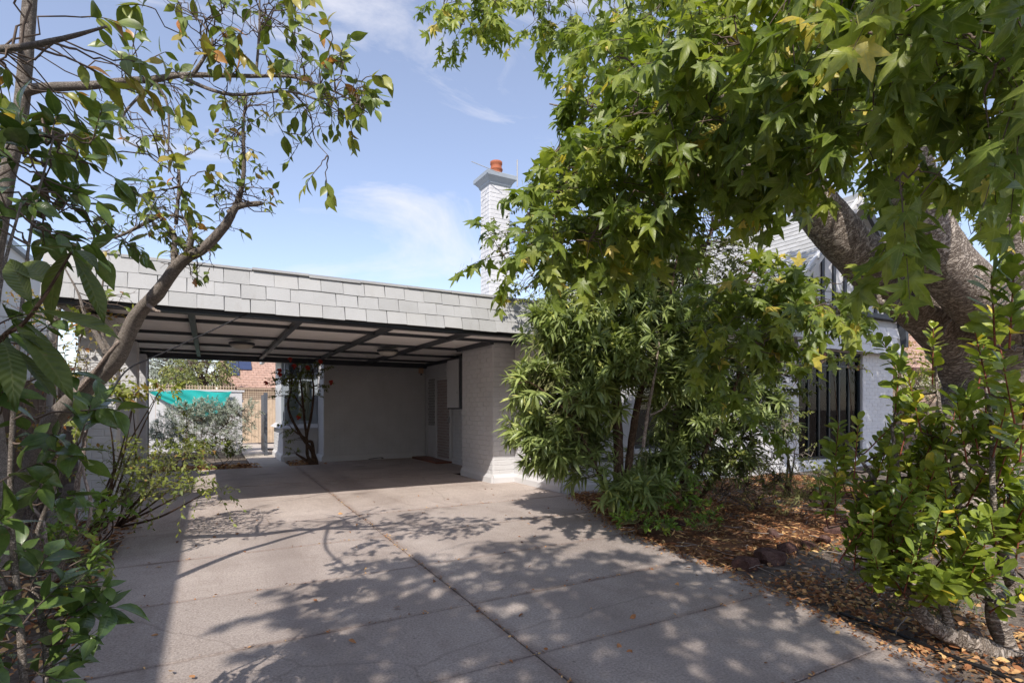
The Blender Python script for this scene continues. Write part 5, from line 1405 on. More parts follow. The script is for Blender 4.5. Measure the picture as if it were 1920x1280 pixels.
for (px, py, d, rx, ry, rd, n, tn) in ((60, 330, 1.75, 75, 75, 0.3, 24, .8), (110, 400, 1.85, 70, 55, 0.25, 18, .8), (40, 440, 1.7, 60, 45, 0.3, 10, .7), (30, 250, 1.9, 50, 50, 0.3, 8, .9), (150, 290, 2.0, 45, 40, 0.2, 8, .85), (20, 620, 1.5, 35, 50, 0.2, 8, .7), (25, 760, 1.45, 40, 55, 0.25, 14, .7), (80, 835, 1.6, 75, 26, 0.25, 12, .7), (20, 880, 1.5, 40, 40, 0.3, 7, .7),
                                    (10, 960, 1.55, 40, 35, 0.2, 6, .6), (35, 1140, 1.6, 60, 60, 0.3, 20, .8), (55, 1075, 1.75, 50, 26, 0.25, 7, .8), (20, 1235, 1.5, 55, 60, 0.3, 15, .7), (65, 1255, 1.7, 30, 26, 0.2, 4, .8)):
    n = max(3, int(n * (0.8 if py > 1000 else 0.55))); P, v = blob(g, px, py, d, rx, ry, rd, n)
    c = F.connect(P, np.vstack(stems), 0.004, 0.0025, 0.05)
    F.sprays(P, c * 0.7 + UP * 0.35 + RIGHT * 0.2 + g.normal(0, 0.4, P.shape), 0.14, 7, 0.10, droop=0.15, hang=0.2, tint=(0.0, tn), rand=0.5, alpha=(0.7, 1.3), up=0.8, sunw=0.35)
F.build(cam_b, 'oval', M['leaf_camellia'], M['twig_brown'], 280)

# ---- large-leaved branch
g = np.random.default_rng(55)
loq = empty('loquat_shrub', tuple(at(-60, 1700, 1.35)), 'shrub with very long ribbed drooping leaves at the left edge', 'shrub')
_, LQ = limb('stem', path([(-60, 1700, 1.35, 0.014), (-60, 1100, 1.33, 0.011), (-40, 760, 1.32, 0.008), (0, 640, 1.3, 0.006), (40, 610, 1.28, 0.005), (80, 560, 1.27, 0.004), (135, 472, 1.25, 0.002)]), M['bark_brown'], loq, 10, 6, 0.04)
F = Foliage(g)
def pxleaf(a, b, c, d, depth, dd, roll, tint):
    p, q = at(a, b, depth), at(c, d, depth + dd); v = q - p; L = np.linalg.norm(v); v = v / L
    n = UP * 0.7 + SUNWARD * 0.4 + RIGHT * roll; n = n - v * (n @ v); n /= np.linalg.norm(n)
    F.leaves(p[None], v[None], n[None], np.array([L]), np.array([tint]))
for a in ((135, 472, 45, 545, 1.25, 0.05, -.3, .5), (120, 480, 35, 430, 1.26, -.05, .2, .6), (135, 465, 60, 455, 1.25, .1, 0, .3), (140, 470, 180, 462, 1.25, -.05, .3, .1), (135, 475, 215, 590, 1.24, 0, .5, .3), (60, 585, 215, 590, 1.26, -.04, -.1, .7), (30, 600, 130, 640, 1.27, .05, .1, .6), (30, 610, 150, 720, 1.26, -.03, .3, .5),
          (20, 650, 118, 740, 1.27, .02, .5, .4), (30, 625, 140, 660, 1.24, .05, .7, .0), (20, 600, 95, 575, 1.28, .1, 0, .8), (5, 640, 45, 690, 1.25, -.1, .6, .2), (100, 540, 30, 470, 1.3, .1, -.3, .7), (60, 570, 5, 470, 1.3, .05, -.4, .6)):
    pxleaf(*a)
F.build(loq, 'big', M['leaf_loquat'], None, 60)

# ---- the tall narrow-leaved shrub in front of the house
g = np.random.default_rng(56)
osh = empty('narrow_leaf_shrub', tuple(at(1160, 965, 6.5)), 'large bushy shrub of long narrow leaves against the house corner', 'shrub')
stems = []
for rows_, mt in (([(1165, 968, 6.5, 0.075), (1160, 880, 6.5, 0.065), (1158, 800, 6.5, 0.06), (1150, 700, 6.5, 0.05), (1120, 600, 6.4, 0.03), (1110, 520, 6.4, 0.015)], 'bark_brown'), ([(1170, 968, 6.5, 0.06), (1180, 860, 6.45, 0.045), (1195, 760, 6.4, 0.04), (1215, 690, 6.4, 0.03), (1250, 580, 6.4, 0.02), (1270, 480, 6.5, 0.01)], 'bark_brown'),
                  ([(1160, 965, 6.4, 0.03), (1110, 860, 6.3, 0.022), (1070, 780, 6.2, 0.015), (1000, 720, 6.0, 0.008), (965, 720, 5.9, 0.005)], 'bark_brown'), ([(1290, 950, 6.5, 0.03), (1320, 850, 6.5, 0.025), (1370, 750, 6.5, 0.02), (1400, 640, 6.5, 0.012)], 'bark_brown'), ([(1300, 950, 6.6, 0.03), (1290, 800, 6.6, 0.025), (1300, 650, 6.6, 0.018), (1310, 500, 6.6, 0.01)], 'bark_brown'),
                  ([(1206, 838, 5.9, 0.020), (1215, 770, 5.95, 0.017), (1228, 700, 6.0, 0.014), (1236, 640, 6.1, 0.010)], 'bark_pale'), ([(1219, 778, 5.95, 0.012), (1240, 768, 5.93, 0.009), (1252, 755, 5.92, 0.005)], 'bark_pale')):
    stems.append(limb('stem', path(rows_), M[mt], osh, 10, 6, 0.06)[1])
F = Foliage(g)
for (px, py, d, rx, ry, rd, n, t1) in ((1040, 640, 6.0, 50, 50, 0.35, 24, 1.0), (1110, 600, 6.1, 80, 70, 0.4, 40, .95), (1000, 725, 5.85, 45, 22, 0.25, 12, 1.0), (1070, 730, 6.0, 80, 60, 0.4, 42, .95), (1160, 680, 5.95, 90, 70, 0.45, 46, .85), (1050, 830, 6.1, 55, 55, 0.35, 28, .8), (1090, 860, 6.2, 55, 45, 0.35, 18, .7), (1040, 865, 6.2, 32, 30, 0.3, 12, .7), (1010, 800, 6.1, 40, 45, .3, 14, .9), (1090, 800, 6.2, 50, 40, .3, 12, .8), (1130, 760, 6.1, 45, 40, .3, 10, .9), (1250, 880, 6.3, 70, 35, .3, 16, .7), (1350, 870, 6.4, 60, 35, .3, 12, .6),
                                   (1220, 600, 6.2, 90, 70, 0.5, 40, .8), (1300, 620, 6.4, 70, 70, 0.5, 30, .75), (1150, 530, 6.4, 100, 50, 0.45, 34, .8), (1260, 520, 6.5, 80, 60, 0.45, 26, .7), (1260, 720, 6.2, 70, 60, 0.4, 30, .85), (1330, 720, 6.4, 70, 70, 0.4, 26, .7), (1300, 800, 6.3, 60, 50, 0.35, 18, .7), (1270, 840, 6.5, 45, 45, .3, 9, .6),
                                   (1390, 780, 6.4, 70, 60, 0.4, 24, .6), (1420, 690, 6.5, 60, 60, 0.4, 18, .6), (1195, 925, 5.7, 40, 22, 0.2, 8, .9), (1150, 925, 5.8, 28, 22, 0.2, 6, .9)):
    n = int(n * 3.0); P, v = blob(g, px, py, d + 0.3, rx, ry, rd, n)
    c = F.connect(P, np.vstack(stems), 0.007, 0.003, 0.06)
    F.sprays(P, c * 0.6 + UP * 0.5 - AHEAD * 0.25 + g.normal(0, 0.35, P.shape), 0.22, 20, 0.175, droop=0.1, hang=0.18, tint=(0.28, t1), rand=0.4, alpha=(0.7, 1.3), up=0.8, sunw=0.5, t0=0.3)
F.build(osh, 'lance', M['leaf_lance'], M['twig_green'], 300)

# ---- small-leaved dark tree behind it
g = np.random.default_rng(57)
dk = empty('small_leaf_tree', tuple(at(1290, 945, 7.2)), 'dark small-leaved tree rising behind the narrow-leaved shrub to the chimney', 'tree')
stems = []
for rows_ in ([(1290, 950, 7.1, 0.06), (1270, 800, 7.2, 0.05), (1290, 620, 7.2, 0.04), (1310, 500, 7.3, 0.03), (1340, 420, 7.4, 0.012)], [(1280, 700, 7.2, 0.04), (1150, 560, 7.4, 0.03), (1030, 470, 7.6, 0.02), (985, 390, 7.7, 0.008)], [(1295, 640, 7.2, 0.03), (1370, 560, 7.1, 0.02), (1420, 500, 7.1, 0.008)], [(1310, 940, 7.0, 0.03), (1400, 800, 6.9, 0.022), (1450, 680, 6.9, 0.01)]):
    stems.append(limb('trunk' if len(stems) == 0 else 'limb', path(rows_), M['bark_brown'], dk, 8, 6, 0.05)[1])
F = Foliage(g)
for (px, py, d, rx, ry, rd, n) in ((1340, 420, 7.3, 90, 45, 0.5, 60), (1290, 480, 7.3, 90, 50, 0.5, 60), (1390, 490, 7.2, 60, 45, 0.45, 40), (1340, 560, 7.2, 90, 50, 0.5, 50), (1010, 390, 7.7, 32, 36, 0.35, 26), (985, 460, 7.6, 70, 40, 0.4, 40), (1010, 530, 7.4, 80, 40, 0.4, 36), (1440, 640, 6.9, 60, 60, 0.4, 44), (1460, 740, 6.8, 45, 70, 0.35, 40), (1410, 850, 6.6, 60, 45, 0.35, 34), (1330, 880, 6.6, 60, 40, .3, 26), (1430, 560, 7.0, 60, 40, .4, 30), (1170, 440, 7.3, 90, 60, .5, 40)):
    P, v = blob(g, px, py, d, rx, ry, rd, n)
    c = F.connect(P, np.vstack(stems), 0.008, 0.003, 0.06)
    F.sprays(P, c * 0.5 + UP * 0.2 + g.normal(0, 0.5, P.shape), 0.28, 14, 0.065, droop=0.25, hang=0.25, tint=(0.0, 0.9), rand=0.5, alpha=(0.6, 1.2), up=0.6, sunw=0.4)
F.build(dk, 'tiny', M['leaf_small'], M['twig_brown'], 0)

# ---- paddle-leaved bush with red stems at right
g = np.random.default_rng(58)
pad = empty('paddle_leaf_bush', tuple(at(1880, 1225, 2.87)), 'red-stemmed bush of rounded paddle leaves at the right edge', 'shrub')
stems = []
for rows_, mt in (([(1960, 1260, 2.75, 0.09), (1890, 1240, 2.85, 0.075), (1820, 1205, 2.9, 0.055), (1760, 1180, 2.95, 0.042), (1722, 1140, 3.0, 0.034), (1705, 1080, 3.05, 0.028), (1695, 980, 3.1, 0.022), (1685, 900, 3.1, 0.016), (1672, 800, 3.1, 0.008)], 'bark_grey'),
                  ([(1780, 1188, 2.95, 0.03), (1770, 1140, 2.97, 0.024), (1735, 1100, 3.0, 0.02), (1715, 1040, 3.05, 0.017), (1640, 900, 3.2, 0.011), (1575, 810, 3.3, 0.007)], 'bark_grey'),
                  ([(1900, 1240, 2.85, 0.05), (1862, 1140, 2.9, 0.04), (1900, 1110, 2.92, 0.035), (1880, 1040, 2.95, 0.026), (1900, 980, 2.97, 0.02), (1885, 850, 3.0, 0.012), (1898, 770, 3.0, 0.008)], 'bark_grey'),
                  ([(1862, 1150, 2.9, 0.03), (1850, 1090, 2.95, 0.026), (1800, 1000, 3.0, 0.018), (1795, 900, 3.0, 0.013), (1765, 780, 3.05, 0.010), (1748, 640, 3.1, 0.007)], 'bark_grey'),
                  ([(1880, 1040, 2.95, 0.02), (1862, 930, 2.8, 0.014), (1860, 800, 2.8, 0.010), (1850, 740, 2.8, 0.007)], 'bark_grey'),
                  ([(1940, 1150, 2.6, 0.03), (1950, 900, 2.5, 0.02), (1930, 700, 2.4, 0.012), (1905, 560, 2.3, 0.008), (1880, 500, 2.3, .005)], 'bark_grey')):
    stems.append(limb('stem', path(rows_), M[mt], pad, 12, 6, 0.06)[1])
F = Foliage(g)
tipsxy = [(1610, 920, 3.1), (1660, 860, 3.15), (1700, 900, 3.05), (1760, 880, 3.0), (1720, 990, 2.95), (1820, 980, 2.9), (1880, 910, 2.9), (1640, 980, 3.05), (1790, 740, 3.0), (1840, 790, 2.95), (1572, 800, 3.3), (1640, 830, 3.25), (1746, 640, 3.1), (1680, 770, 3.15), (1760, 770, 3.05), (1845, 745, 2.8), (1900, 765, 3.0), (1600, 880, 3.2), (1660, 890, 3.1), (1735, 860, 3.0), (1820, 850, 2.95), (1890, 850, 2.9), (1575, 890, 3.25), (1700, 960, 3.0), (1780, 950, 2.95), (1855, 940, 2.9), (1600, 960, 3.15), (1640, 950, 3.05), (1745, 1010, 2.95), (1830, 1020, 2.85), (1895, 960, 2.8), (1905, 640, 2.45), (1890, 540, 2.3), (1870, 610, 2.5), (1700, 1030, 2.95), (1840, 1085, 2.8), (1640, 1030, 3.0), (1720, 720, 3.1), (1790, 820, 3.0), (1690, 850, 3.1), (1590, 850, 3.3), (1620, 1000, 3.1), (1670, 1010, 3.0), (1740, 930, 3.0), (1810, 930, 2.9), (1870, 880, 2.85), (1905, 720, 2.6), (1860, 820, 2.9), (1780, 1020, 2.9), (1850, 1050, 2.85), (1730, 790, 3.1), (1650, 940, 3.15)]
tp = np.array([at(*t) for t in tipsxy]); tp = np.vstack([tp, tp[::2] + np.clip(g.normal(0, 0.09, tp[::2].shape), -0.14, 0.14) - AHEAD * 0.08 + RIGHT * 0.04, tp + np.clip(g.normal(0, 0.08, tp.shape), -0.12, 0.12) + AHEAD * 0.1 + RIGHT * 0.05]); n0 = tp - UP * 0.30 + g.normal(0, 0.03, tp.shape); keep = n0[:, 2] > 0.16; tp, n0 = tp[keep], n0[keep]
low = tp[:, 2] < 0.95
F2, F3 = Foliage(g), Foliage(g)
c = F3.connect(n0, np.vstack(stems), 0.007, 0.0045, -0.05)
dirs = unit(c * 0.35 + UP * np.where(low, 0.55, 1.0)[:, None] - AHEAD * 0.15 + RIGHT * np.where(project(tp)[0] < 1660, 0.4, 0.0)[:, None] + g.normal(0, 0.16, tp.shape))
F2.twig(np.stack([n0 + dirs * 0.32 * t for t in np.linspace(0, 1, 5)], 1), np.linspace(0.0045, 0.0022, 5)[None] * np.ones((len(tp), 1)))
F.sprays(n0, dirs, 0.34, 24, 0.10, droop=0.02, hang=0.02, tint=(0.05, 0.86), rand=0.35, alpha=(0.75, 1.35), up=0.55, sunw=0.5, t0=0.12, draw=False)
F.build(pad, 'paddle', M['leaf_paddle'], None, 300)
def twig_part(name, FF, mat, parent, sides=6):
    Vs, Fs, off = [], [], 0
    for m_, items in FF.lines.items():
        v_, f_ = tube_bank(np.concatenate([a for a, _ in items]), np.concatenate([b for _, b in items]), sides); Vs.append(v_); Fs.append(f_ + off); off += len(v_)
    V_, F_ = np.concatenate(Vs), np.concatenate(Fs); org = (V_.min(0) + V_.max(0)) / 2
    return link(name, raw_mesh(name, V_ - org, F_, True), mat, org, parent, 'stuff')
twig_part('red_stems', F2, M['twig_red'], pad)
twig_part('twigs', F3, M['twig_brown'], pad)
tag(box('stake_tag', *sum(([a - 0.025, a + 0.025] for a in at(1692, 924, 3.05)[:2]), []), at(1692, 938, 3.05)[2], at(1692, 910, 3.05)[2], M['plastic_white'], bevel=0.004), 'small white plastic tag on the stem of the paddle-leaved bush', 'tag')

# ---- low plants of the right-hand bed
def small_shrub(name, label, base, blobs, kind, mat, twig, size, n_leaf, L, seed, solo=0, hang=0.1, upd=0.6, tint=(0, 0.95), cat='shrub', alpha=(0.6, 1.2), rtw=0.003, nst=5, rand=0.45, stem_mat='bark_brown', droop=0.15, min_px=9.0, thin=1.0):
    g = np.random.default_rng(seed); base = np.array(base, float)
    o = empty(name, tuple(base), label, cat); stems = []
    cs = [at(b[0], b[1], b[2]) for b in blobs]
    for k in range(nst):
        c = cs[k % len(cs)]; b = base + np.array([g.normal(0, 0.05), g.normal(0, 0.05), -0.03])
        mid = b * 0.5 + c * 0.5 + g.normal(0, 0.06, 3)
        hgt = max(np.linalg.norm(c - b), 0.1)
        stems.append(limb('stem', [tuple(b) + ((0.006 * hgt + 0.003) * thin,), tuple(mid) + ((0.0045 * hgt + 0.0025) * thin,), tuple(c) + (0.003,)], M[stem_mat], o, 6, 6, 0.05, gen=g)[1])
    F = Foliage(g)
    for (px, py, d, rx, ry, rd, n) in blobs:
        P, v = blob(g, px, py, d, rx, ry, rd, n); P[:, 2] = np.maximum(P[:, 2], 0.02)
        c = F.connect(P, np.vstack(stems), rtw * 1.6, rtw, 0.05)
        F.sprays(P, c * 0.5 + UP * upd + g.normal(0, 0.4, P.shape), L, n_leaf, size, droop=droop, hang=hang, tint=tint, rand=rand, alpha=alpha, up=0.6, sunw=0.45, r=rtw * 0.8)
    F.build(o, kind, M[mat], M[twig], solo, mass='foliage', min_px=min_px)
    return o
def gp(px, py):
    return at(px, py, EYE * FPX / (py - HORIZON))
small_shrub('ground_cover_shrub', 'bright green low shrub at the driveway edge under the narrow-leaved shrub', gp(1225, 985), [(1225, 940, 5.9, 45, 28, 0.25, 26), (1270, 920, 6.0, 35, 25, 0.25, 18), (1290, 955, 5.8, 30, 22, 0.2, 14)], 'oval', 'leaf_fresh', 'twig_green', 0.055, 10, 0.14, 61, 40, min_px=8)
small_shrub('ground_cover_shrub', 'small dense green cushion spilling onto the driveway edge', gp(1215, 1000), [(1190, 975, 5.45, 35, 15, 0.2, 22), (1230, 985, 5.4, 35, 14, 0.2, 20)], 'oval', 'leaf_fresh', 'twig_green', 0.05, 9, 0.10, 62, 30, min_px=8)
small_shrub('ground_cover_shrub', 'small green seedling clump in the leaf litter right of the cushion plant', gp(1330, 1000), [(1325, 985, 5.3, 30, 14, 0.15, 12), (1335, 960, 5.4, 22, 14, 0.15, 6)], 'oval', 'leaf_fresh', 'twig_green', 0.05, 8, 0.10, 63, 12, min_px=8)
small_shrub('feathery_bush', 'dark feathery bush growing against the shaded front wall', gp(1420, 950), [(1400, 910, 6.3, 50, 35, 0.3, 60), (1460, 900, 6.4, 45, 35, 0.3, 50), (1350, 920, 6.3, 35, 28, 0.3, 24)], 'needle', 'leaf_small', 'twig_brown', 0.045, 22, 0.24, 64, alpha=(0.4, 0.9))
small_shrub('feathery_bush', 'olive feathery bush at the foot of the tall window', gp(1540, 950), [(1530, 915, 5.9, 45, 28, 0.3, 50), (1500, 930, 5.9, 25, 20, .2, 20)], 'needle', 'leaf_olive', 'twig_green', 0.045, 22, 0.2, 65, alpha=(0.4, 0.9))
small_shrub('wispy_shrub', 'thin wispy shrub with sparse leaves beside the left jamb of the tall window', gp(1475, 930), [(1470, 800, 6.3, 35, 60, 0.25, 26), (1490, 850, 6.2, 30, 40, 0.2, 16), (1440, 870, 6.3, 30, 30, .2, 12)], 'tiny', 'leaf_olive', 'twig_pale', 0.035, 6, 0.16, 66)
small_shrub('yellow_shrub', 'low yellow-leaved shrub in front of the tall window', gp(1560, 960), [(1560, 895, 5.6, 30, 20, 0.2, 12), (1530, 880, 5.7, 20, 15, 0.2, 6)], 'oval', 'leaf_lime', 'twig_green', 0.05, 7, 0.12, 67)
small_shrub('climbing_rose', 'rose stems with pale leaves arching over the tall window skirt', gp(1600, 930), [(1590, 690, 5.9, 35, 18, 0.2, 9), (1560, 670, 6.0, 25, 18, 0.2, 6), (1480, 690, 6.0, 20, 40, 0.2, 6)], 'oval', 'leaf_lime', 'twig_brown', 0.05, 6, 0.14, 68, nst=2, thin=0.3)

# ---- left bed: rose, autumn shrub, stems
small_shrub('arching_rose', 'lime-leaved rose arching out over the driveway by the carport pier', gp(215, 985), [(300, 905, 5.2, 60, 30, 0.4, 38), (250, 880, 5.3, 60, 45, 0.4, 34), (360, 915, 5.1, 40, 22, 0.3, 16), (400, 915, 5.1, 20, 18, 0.2, 5), (300, 850, 5.4, 70, 28, 0.4, 26), (350, 845, 5.5, 50, 22, 0.3, 14), (230, 940, 5.0, 50, 28, 0.3, 16), (390, 850, 5.6, 40, 14, .3, 8)], 'oval', 'leaf_lime', 'twig_green', 0.05, 8, 0.26, 71, 0, hang=0.2, upd=0.3, nst=9, droop=0.4, tint=(0, 0.84), rtw=0.0025)
small_shrub('hydrangea_bush', 'yellowing hydrangea with reddish leaf clusters in front of the carport pier', gp(175, 1000), [(255, 735, 5.2, 35, 14, 0.2, 12), (300, 730, 5.3, 26, 14, 0.2, 9), (250, 760, 5.2, 16, 12, 0.15, 5), (200, 745, 5.0, 20, 14, .2, 6)], 'oval', 'leaf_lime', 'twig_pale', 0.075, 8, 0.10, 72, 30, upd=0.3, nst=6, tint=(0.2, 1.0), min_px=8)
small_shrub('autumn_shrub', 'twiggy autumn shrub with yellow and red leaves behind the leaning trunk', gp(60, 985), [(110, 610, 5.6, 40, 50, 0.4, 24), (160, 700, 5.6, 40, 55, 0.4, 34), (60, 690, 5.5, 50, 60, 0.4, 26), (130, 770, 5.5, 60, 50, 0.4, 24), (60, 590, 5.8, 50, 30, 0.4, 18), (160, 590, 5.6, 30, 30, .3, 12), (90, 850, 5.4, 60, 40, .4, 20)], 'oval', 'leaf_autumn', 'twig_pale', 0.055, 6, 0.24, 73, 0, nst=9, stem_mat='bark_pale')
small_shrub('bedding_hydrangea', 'dull green hydrangea with faded flower heads at the driveway edge', gp(170, 1030), [(180, 955, 4.6, 30, 24, 0.2, 12), (210, 965, 4.7, 18, 16, 0.15, 6), (140, 990, 4.4, 30, 30, .2, 8)], 'oval', 'leaf_fresh', 'twig_pale', 0.10, 5, 0.10, 74, 20, upd=0.5, tint=(0, 0.7), min_px=8)
small_shrub('bedding_plant', 'light green leafy plant at the driveway edge beside the curved pale stems', gp(150, 1100), [(150, 1050, 3.7, 30, 20, 0.2, 14), (160, 1085, 3.6, 20, 16, 0.15, 8), (110, 1010, 3.8, 40, 20, .2, 8)], 'oval', 'leaf_fresh', 'twig_green', 0.06, 6, 0.10, 75, 30, min_px=8, tint=(.3, 1))
g = np.random.default_rng(76)
crk = empty('curved_stem_shrub', tuple(gp(95, 1085)), 'shrub of bare smooth curved pale stems in the left bed', 'shrub')
for rows_ in ([(92, 1085, 3.95, 0.026), (110, 1020, 3.95, 0.022), (138, 960, 3.95, 0.020), (146, 900, 3.95, 0.017), (155, 860, 3.95, 0.016), (160, 800, 4.0, 0.012)], [(100, 1085, 3.93, 0.018), (140, 1020, 3.92, 0.014), (165, 980, 3.92, 0.012), (170, 940, 3.92, 0.012), (160, 900, 3.93, 0.010), (154, 870, 3.94, 0.009)],
              [(104, 1042, 3.94, 0.012), (88, 1025, 3.96, 0.011), (82, 980, 4.0, 0.011), (60, 950, 4.02, 0.011), (52, 935, 4.03, 0.008)], [(95, 1075, 3.96, 0.008), (90, 1040, 3.97, 0.007), (86, 1020, 3.97, 0.006), (79, 1000, 3.98, .004)]):
    limb('stem', path(rows_), M['bark_pale'], crk, 10, 6, 0.04, gen=g)
F = Foliage(g)
for k in range(75):
    b = at(g.uniform(-10, 120), g.uniform(1000, 1060), 4.3); b[2] = 0.0
    d = unit(g.normal(0, 0.5, 3) + UP * 0.9); twiggy(F, b, d, g.uniform(0.25, 0.6), 0.004, 1, g, 0.4, kids=(1, 2))
P, v = blob(g, 150, 790, 4.0, 30, 25, 0.2, 10)
F.sprays(P, g.normal(0, 1, P.shape), 0.12, 6, 0.06, tint=(.2, .9))
F.build(crk, 'oval', M['leaf_lime'], M['twig_pale'], 0, mass='foliage')

# ---- beyond the carport: silver hedge, lime plants, red-flowered small tree, garden trees
small_shrub('silver_hedge', 'grey-green silvery hedge behind the carport in front of the teal cloth', (-0.3, 16.3, 0), [(330, 805, 14.4, 45, 32, 0.6, 130), (380, 790, 14.5, 50, 36, 0.6, 160), (430, 795, 14.6, 40, 38, 0.6, 140), (300, 820, 14.2, 30, 26, 0.4, 70), (455, 770, 14.7, 22, 18, 0.4, 45), (400, 768, 14.7, 40, 16, 0.4, 70), (350, 772, 14.5, 30, 13, .4, 45), (380, 838, 14.2, 80, 16, .4, 80)], 'lance', 'leaf_silver', 'twig_brown', 0.10, 14, 0.22, 81, nst=10, tint=(0, 1))
small_shrub('lime_plant', 'yellow-green leafy plant at the foot of the silver hedge', (0.2, 13.5, 0), [(400, 845, 11.7, 50, 12, 0.3, 26), (340, 855, 11.6, 40, 16, 0.3, 26), (440, 848, 11.8, 20, 9, 0.2, 10)], 'oval', 'leaf_lime', 'twig_green', 0.085, 7, 0.22, 82, nst=6, tint=(0, .8))
small_shrub('lime_plant', 'tall upright yellow-green shoot in front of the silver hedge', (-0.55, 13.35, 0), [(352, 800, 11.6, 8, 30, 0.1, 10), (350, 770, 11.6, 8, 10, 0.08, 5)], 'oval', 'leaf_lime', 'twig_green', 0.08, 6, 0.16, 83, nst=2, tint=(0.3, .84))
g = np.random.default_rng(84)
red = empty('red_flower_tree', tuple(at(590, 870, 12.6)), 'small crooked multi-stemmed tree with red flowers beside the bay window', 'tree')
stems = []
for rows_ in ([(592, 872, 12.5, 0.075), (585, 845, 12.5, 0.045), (567, 820, 12.5, 0.035), (545, 780, 12.5, 0.03), (540, 755, 12.5, 0.026), (545, 735, 12.5, 0.02), (548, 700, 12.5, 0.01)], [(590, 868, 12.5, 0.05), (577, 855, 12.5, 0.04), (575, 820, 12.5, 0.032), (570, 780, 12.5, 0.028), (566, 735, 12.5, 0.022), (562, 700, 12.5, 0.012)], [(588, 860, 12.5, 0.05), (585, 830, 12.5, 0.038), (575, 822, 12.5, 0.03), (584, 775, 12.5, 0.028), (588, 730, 12.5, 0.024), (584, 700, 12.5, 0.012)],
              [(587, 870, 12.5, 0.05), (570, 860, 12.45, 0.034), (555, 850, 12.4, 0.02)], [(575, 822, 12.5, 0.026), (555, 810, 12.5, 0.02), (545, 800, 12.5, 0.01)], [(572, 770, 12.5, 0.02), (558, 752, 12.55, 0.018), (552, 740, 12.55, 0.012)]):
    stems.append(limb('trunk', path(rows_), M['bark_brown'], red, 8, 6, 0.06, gen=g)[1])
F = Foliage(g)
for (px, py, d, rx, ry, rd, n) in ((555, 708, 12.5, 36, 22, 0.4, 46), (585, 700, 12.5, 18, 18, 0.25, 16), (535, 712, 12.5, 18, 14, 0.25, 14), (555, 735, 12.5, 22, 14, 0.25, 16), (600, 690, 12.5, 12, 10, 0.2, 7), (520, 742, 12.4, 7, 5, 0.1, 3), (545, 800, 12.4, 12, 14, 0.2, 8), (553, 822, 12.4, 8, 10, 0.15, 4), (550, 848, 12.4, 9, 6, 0.12, 4), (604, 722, 12.4, 16, 5, 0.1, 5), (565, 760, 12.5, 14, 18, .2, 6), (594, 740, 12.5, 4, 10, .1, 3)):
    P, v = blob(g, px, py, d, rx, ry, rd, n); c = F.connect(P, np.vstack(stems), 0.008, 0.004)
    F.sprays(P, c + g.normal(0, .4, P.shape), 0.2, 9, 0.075, droop=0.2, hang=0.3, tint=(0, .95))
F.build(red, 'tiny', M['leaf_small'], M['twig_brown'], 0)
for k, (a, b) in enumerate(((552, 687), (545, 674), (577, 690), (524, 695), (601, 678), (499, 718), (621, 717), (525, 702), (560, 783))):
    c = at(a, b, 12.2); Fl = Foliage(np.random.default_rng(k)); n = 7; an = np.arange(n) * 2.4
    D = np.stack([np.cos(an) * RIGHT[0], np.cos(an) * RIGHT[1], np.sin(an)], 1) - AHEAD * 0.5
    Fl.leaves(np.tile(c, (n, 1)), unit(D), unit(np.cross(unit(D), RIGHT + UP * .3)), np.full(n, 0.06), np.linspace(0, 1, n))
    Fl.build(red, 'petal', M['petal_red'], None, 0, mass='flower')
def garden_tree(label, base, crown, r, n, mat, leaf, seed, size=0.13, L=0.5):
    g = np.random.default_rng(seed); o = empty('garden_tree', base, label, 'tree')
    b, c = np.array(base, float), np.array(crown, float)
    st = [limb('trunk', [tuple(b - UP * .1) + (0.16,), tuple(b * .5 + c * .5 + g.normal(0, .1, 3)) + (0.12,), tuple(c) + (0.05,)], M['bark_brown'], o, 8, 6, 0.05, gen=g)[1]]
    for k in range(7):
        e = c + unit(g.normal(0, 1, 3)) * np.array(r) * 0.8
        st.append(limb('limb', [tuple(st[0][8]) + (0.06,), tuple(st[0][10] * .5 + e * .5) + (0.04,), tuple(e) + (0.01,)], M['bark_brown'], o, 6, 6, 0.05, gen=g)[1])
    F = Foliage(g)
    q = unit(g.standard_normal((n, 3))) * g.uniform(0.3, 1, (n, 1)) ** 0.5
    lump = 1 + 0.25 * np.sin(q[:, 0] * 7 + seed) * np.sin(q[:, 2] * 6) ; P = c + q * np.array(r) * lump[:, None]
    F.connect(P, np.vstack(st), 0.015, 0.006)
    F.sprays(P, q + g.normal(0, .4, P.shape), L, 10, size, droop=0.3, hang=0.3, tint=(0, 1))
    F.build(o, leaf, M[mat], M['twig_brown'], 0); return o
garden_tree('olive-toned tree left of the solar panel roof beyond the back fence', tuple(at(385, 765, 27)), at(378, 696, 27), (1.35, 1.3, 1.1), 420, 'leaf_olive', 'tiny', 91)
garden_tree('grey-green tree at the left of the gap beyond the back fence', tuple(at(315, 765, 28)), at(312, 690, 28), (1.3, 1.3, 1.4), 420, 'leaf_silver', 'lance', 92, 0.2)
garden_tree('dark rounded shrub tree below the olive-toned tree beyond the back fence', tuple(at(340, 765, 23)), at(337, 722, 23), (0.6, .6, 0.5), 120, 'leaf_small', 'tiny', 93)
small_shrub('white_flower_hedge', 'white-flowering hedge above the fence right of the house corner', (15.5, 8.9, 0), [(1700, 735, 14.2, 40, 30, 0.6, 90), (1760, 740, 13.5, 40, 28, 0.6, 60)], 'tiny', 'petal_white', 'twig_green', 0.07, 8, 0.22, 94, nst=6)
small_shrub('yellow_green_hedge', 'yellow-green hedge behind the massive trunk', (14.6, 7.2, 0), [(1770, 720, 12.8, 40, 28, 0.5, 50), (1730, 700, 13.2, 26, 20, 0.4, 20)], 'tiny', 'leaf_lime', 'twig_green', 0.08, 9, 0.25, 95, nst=5)
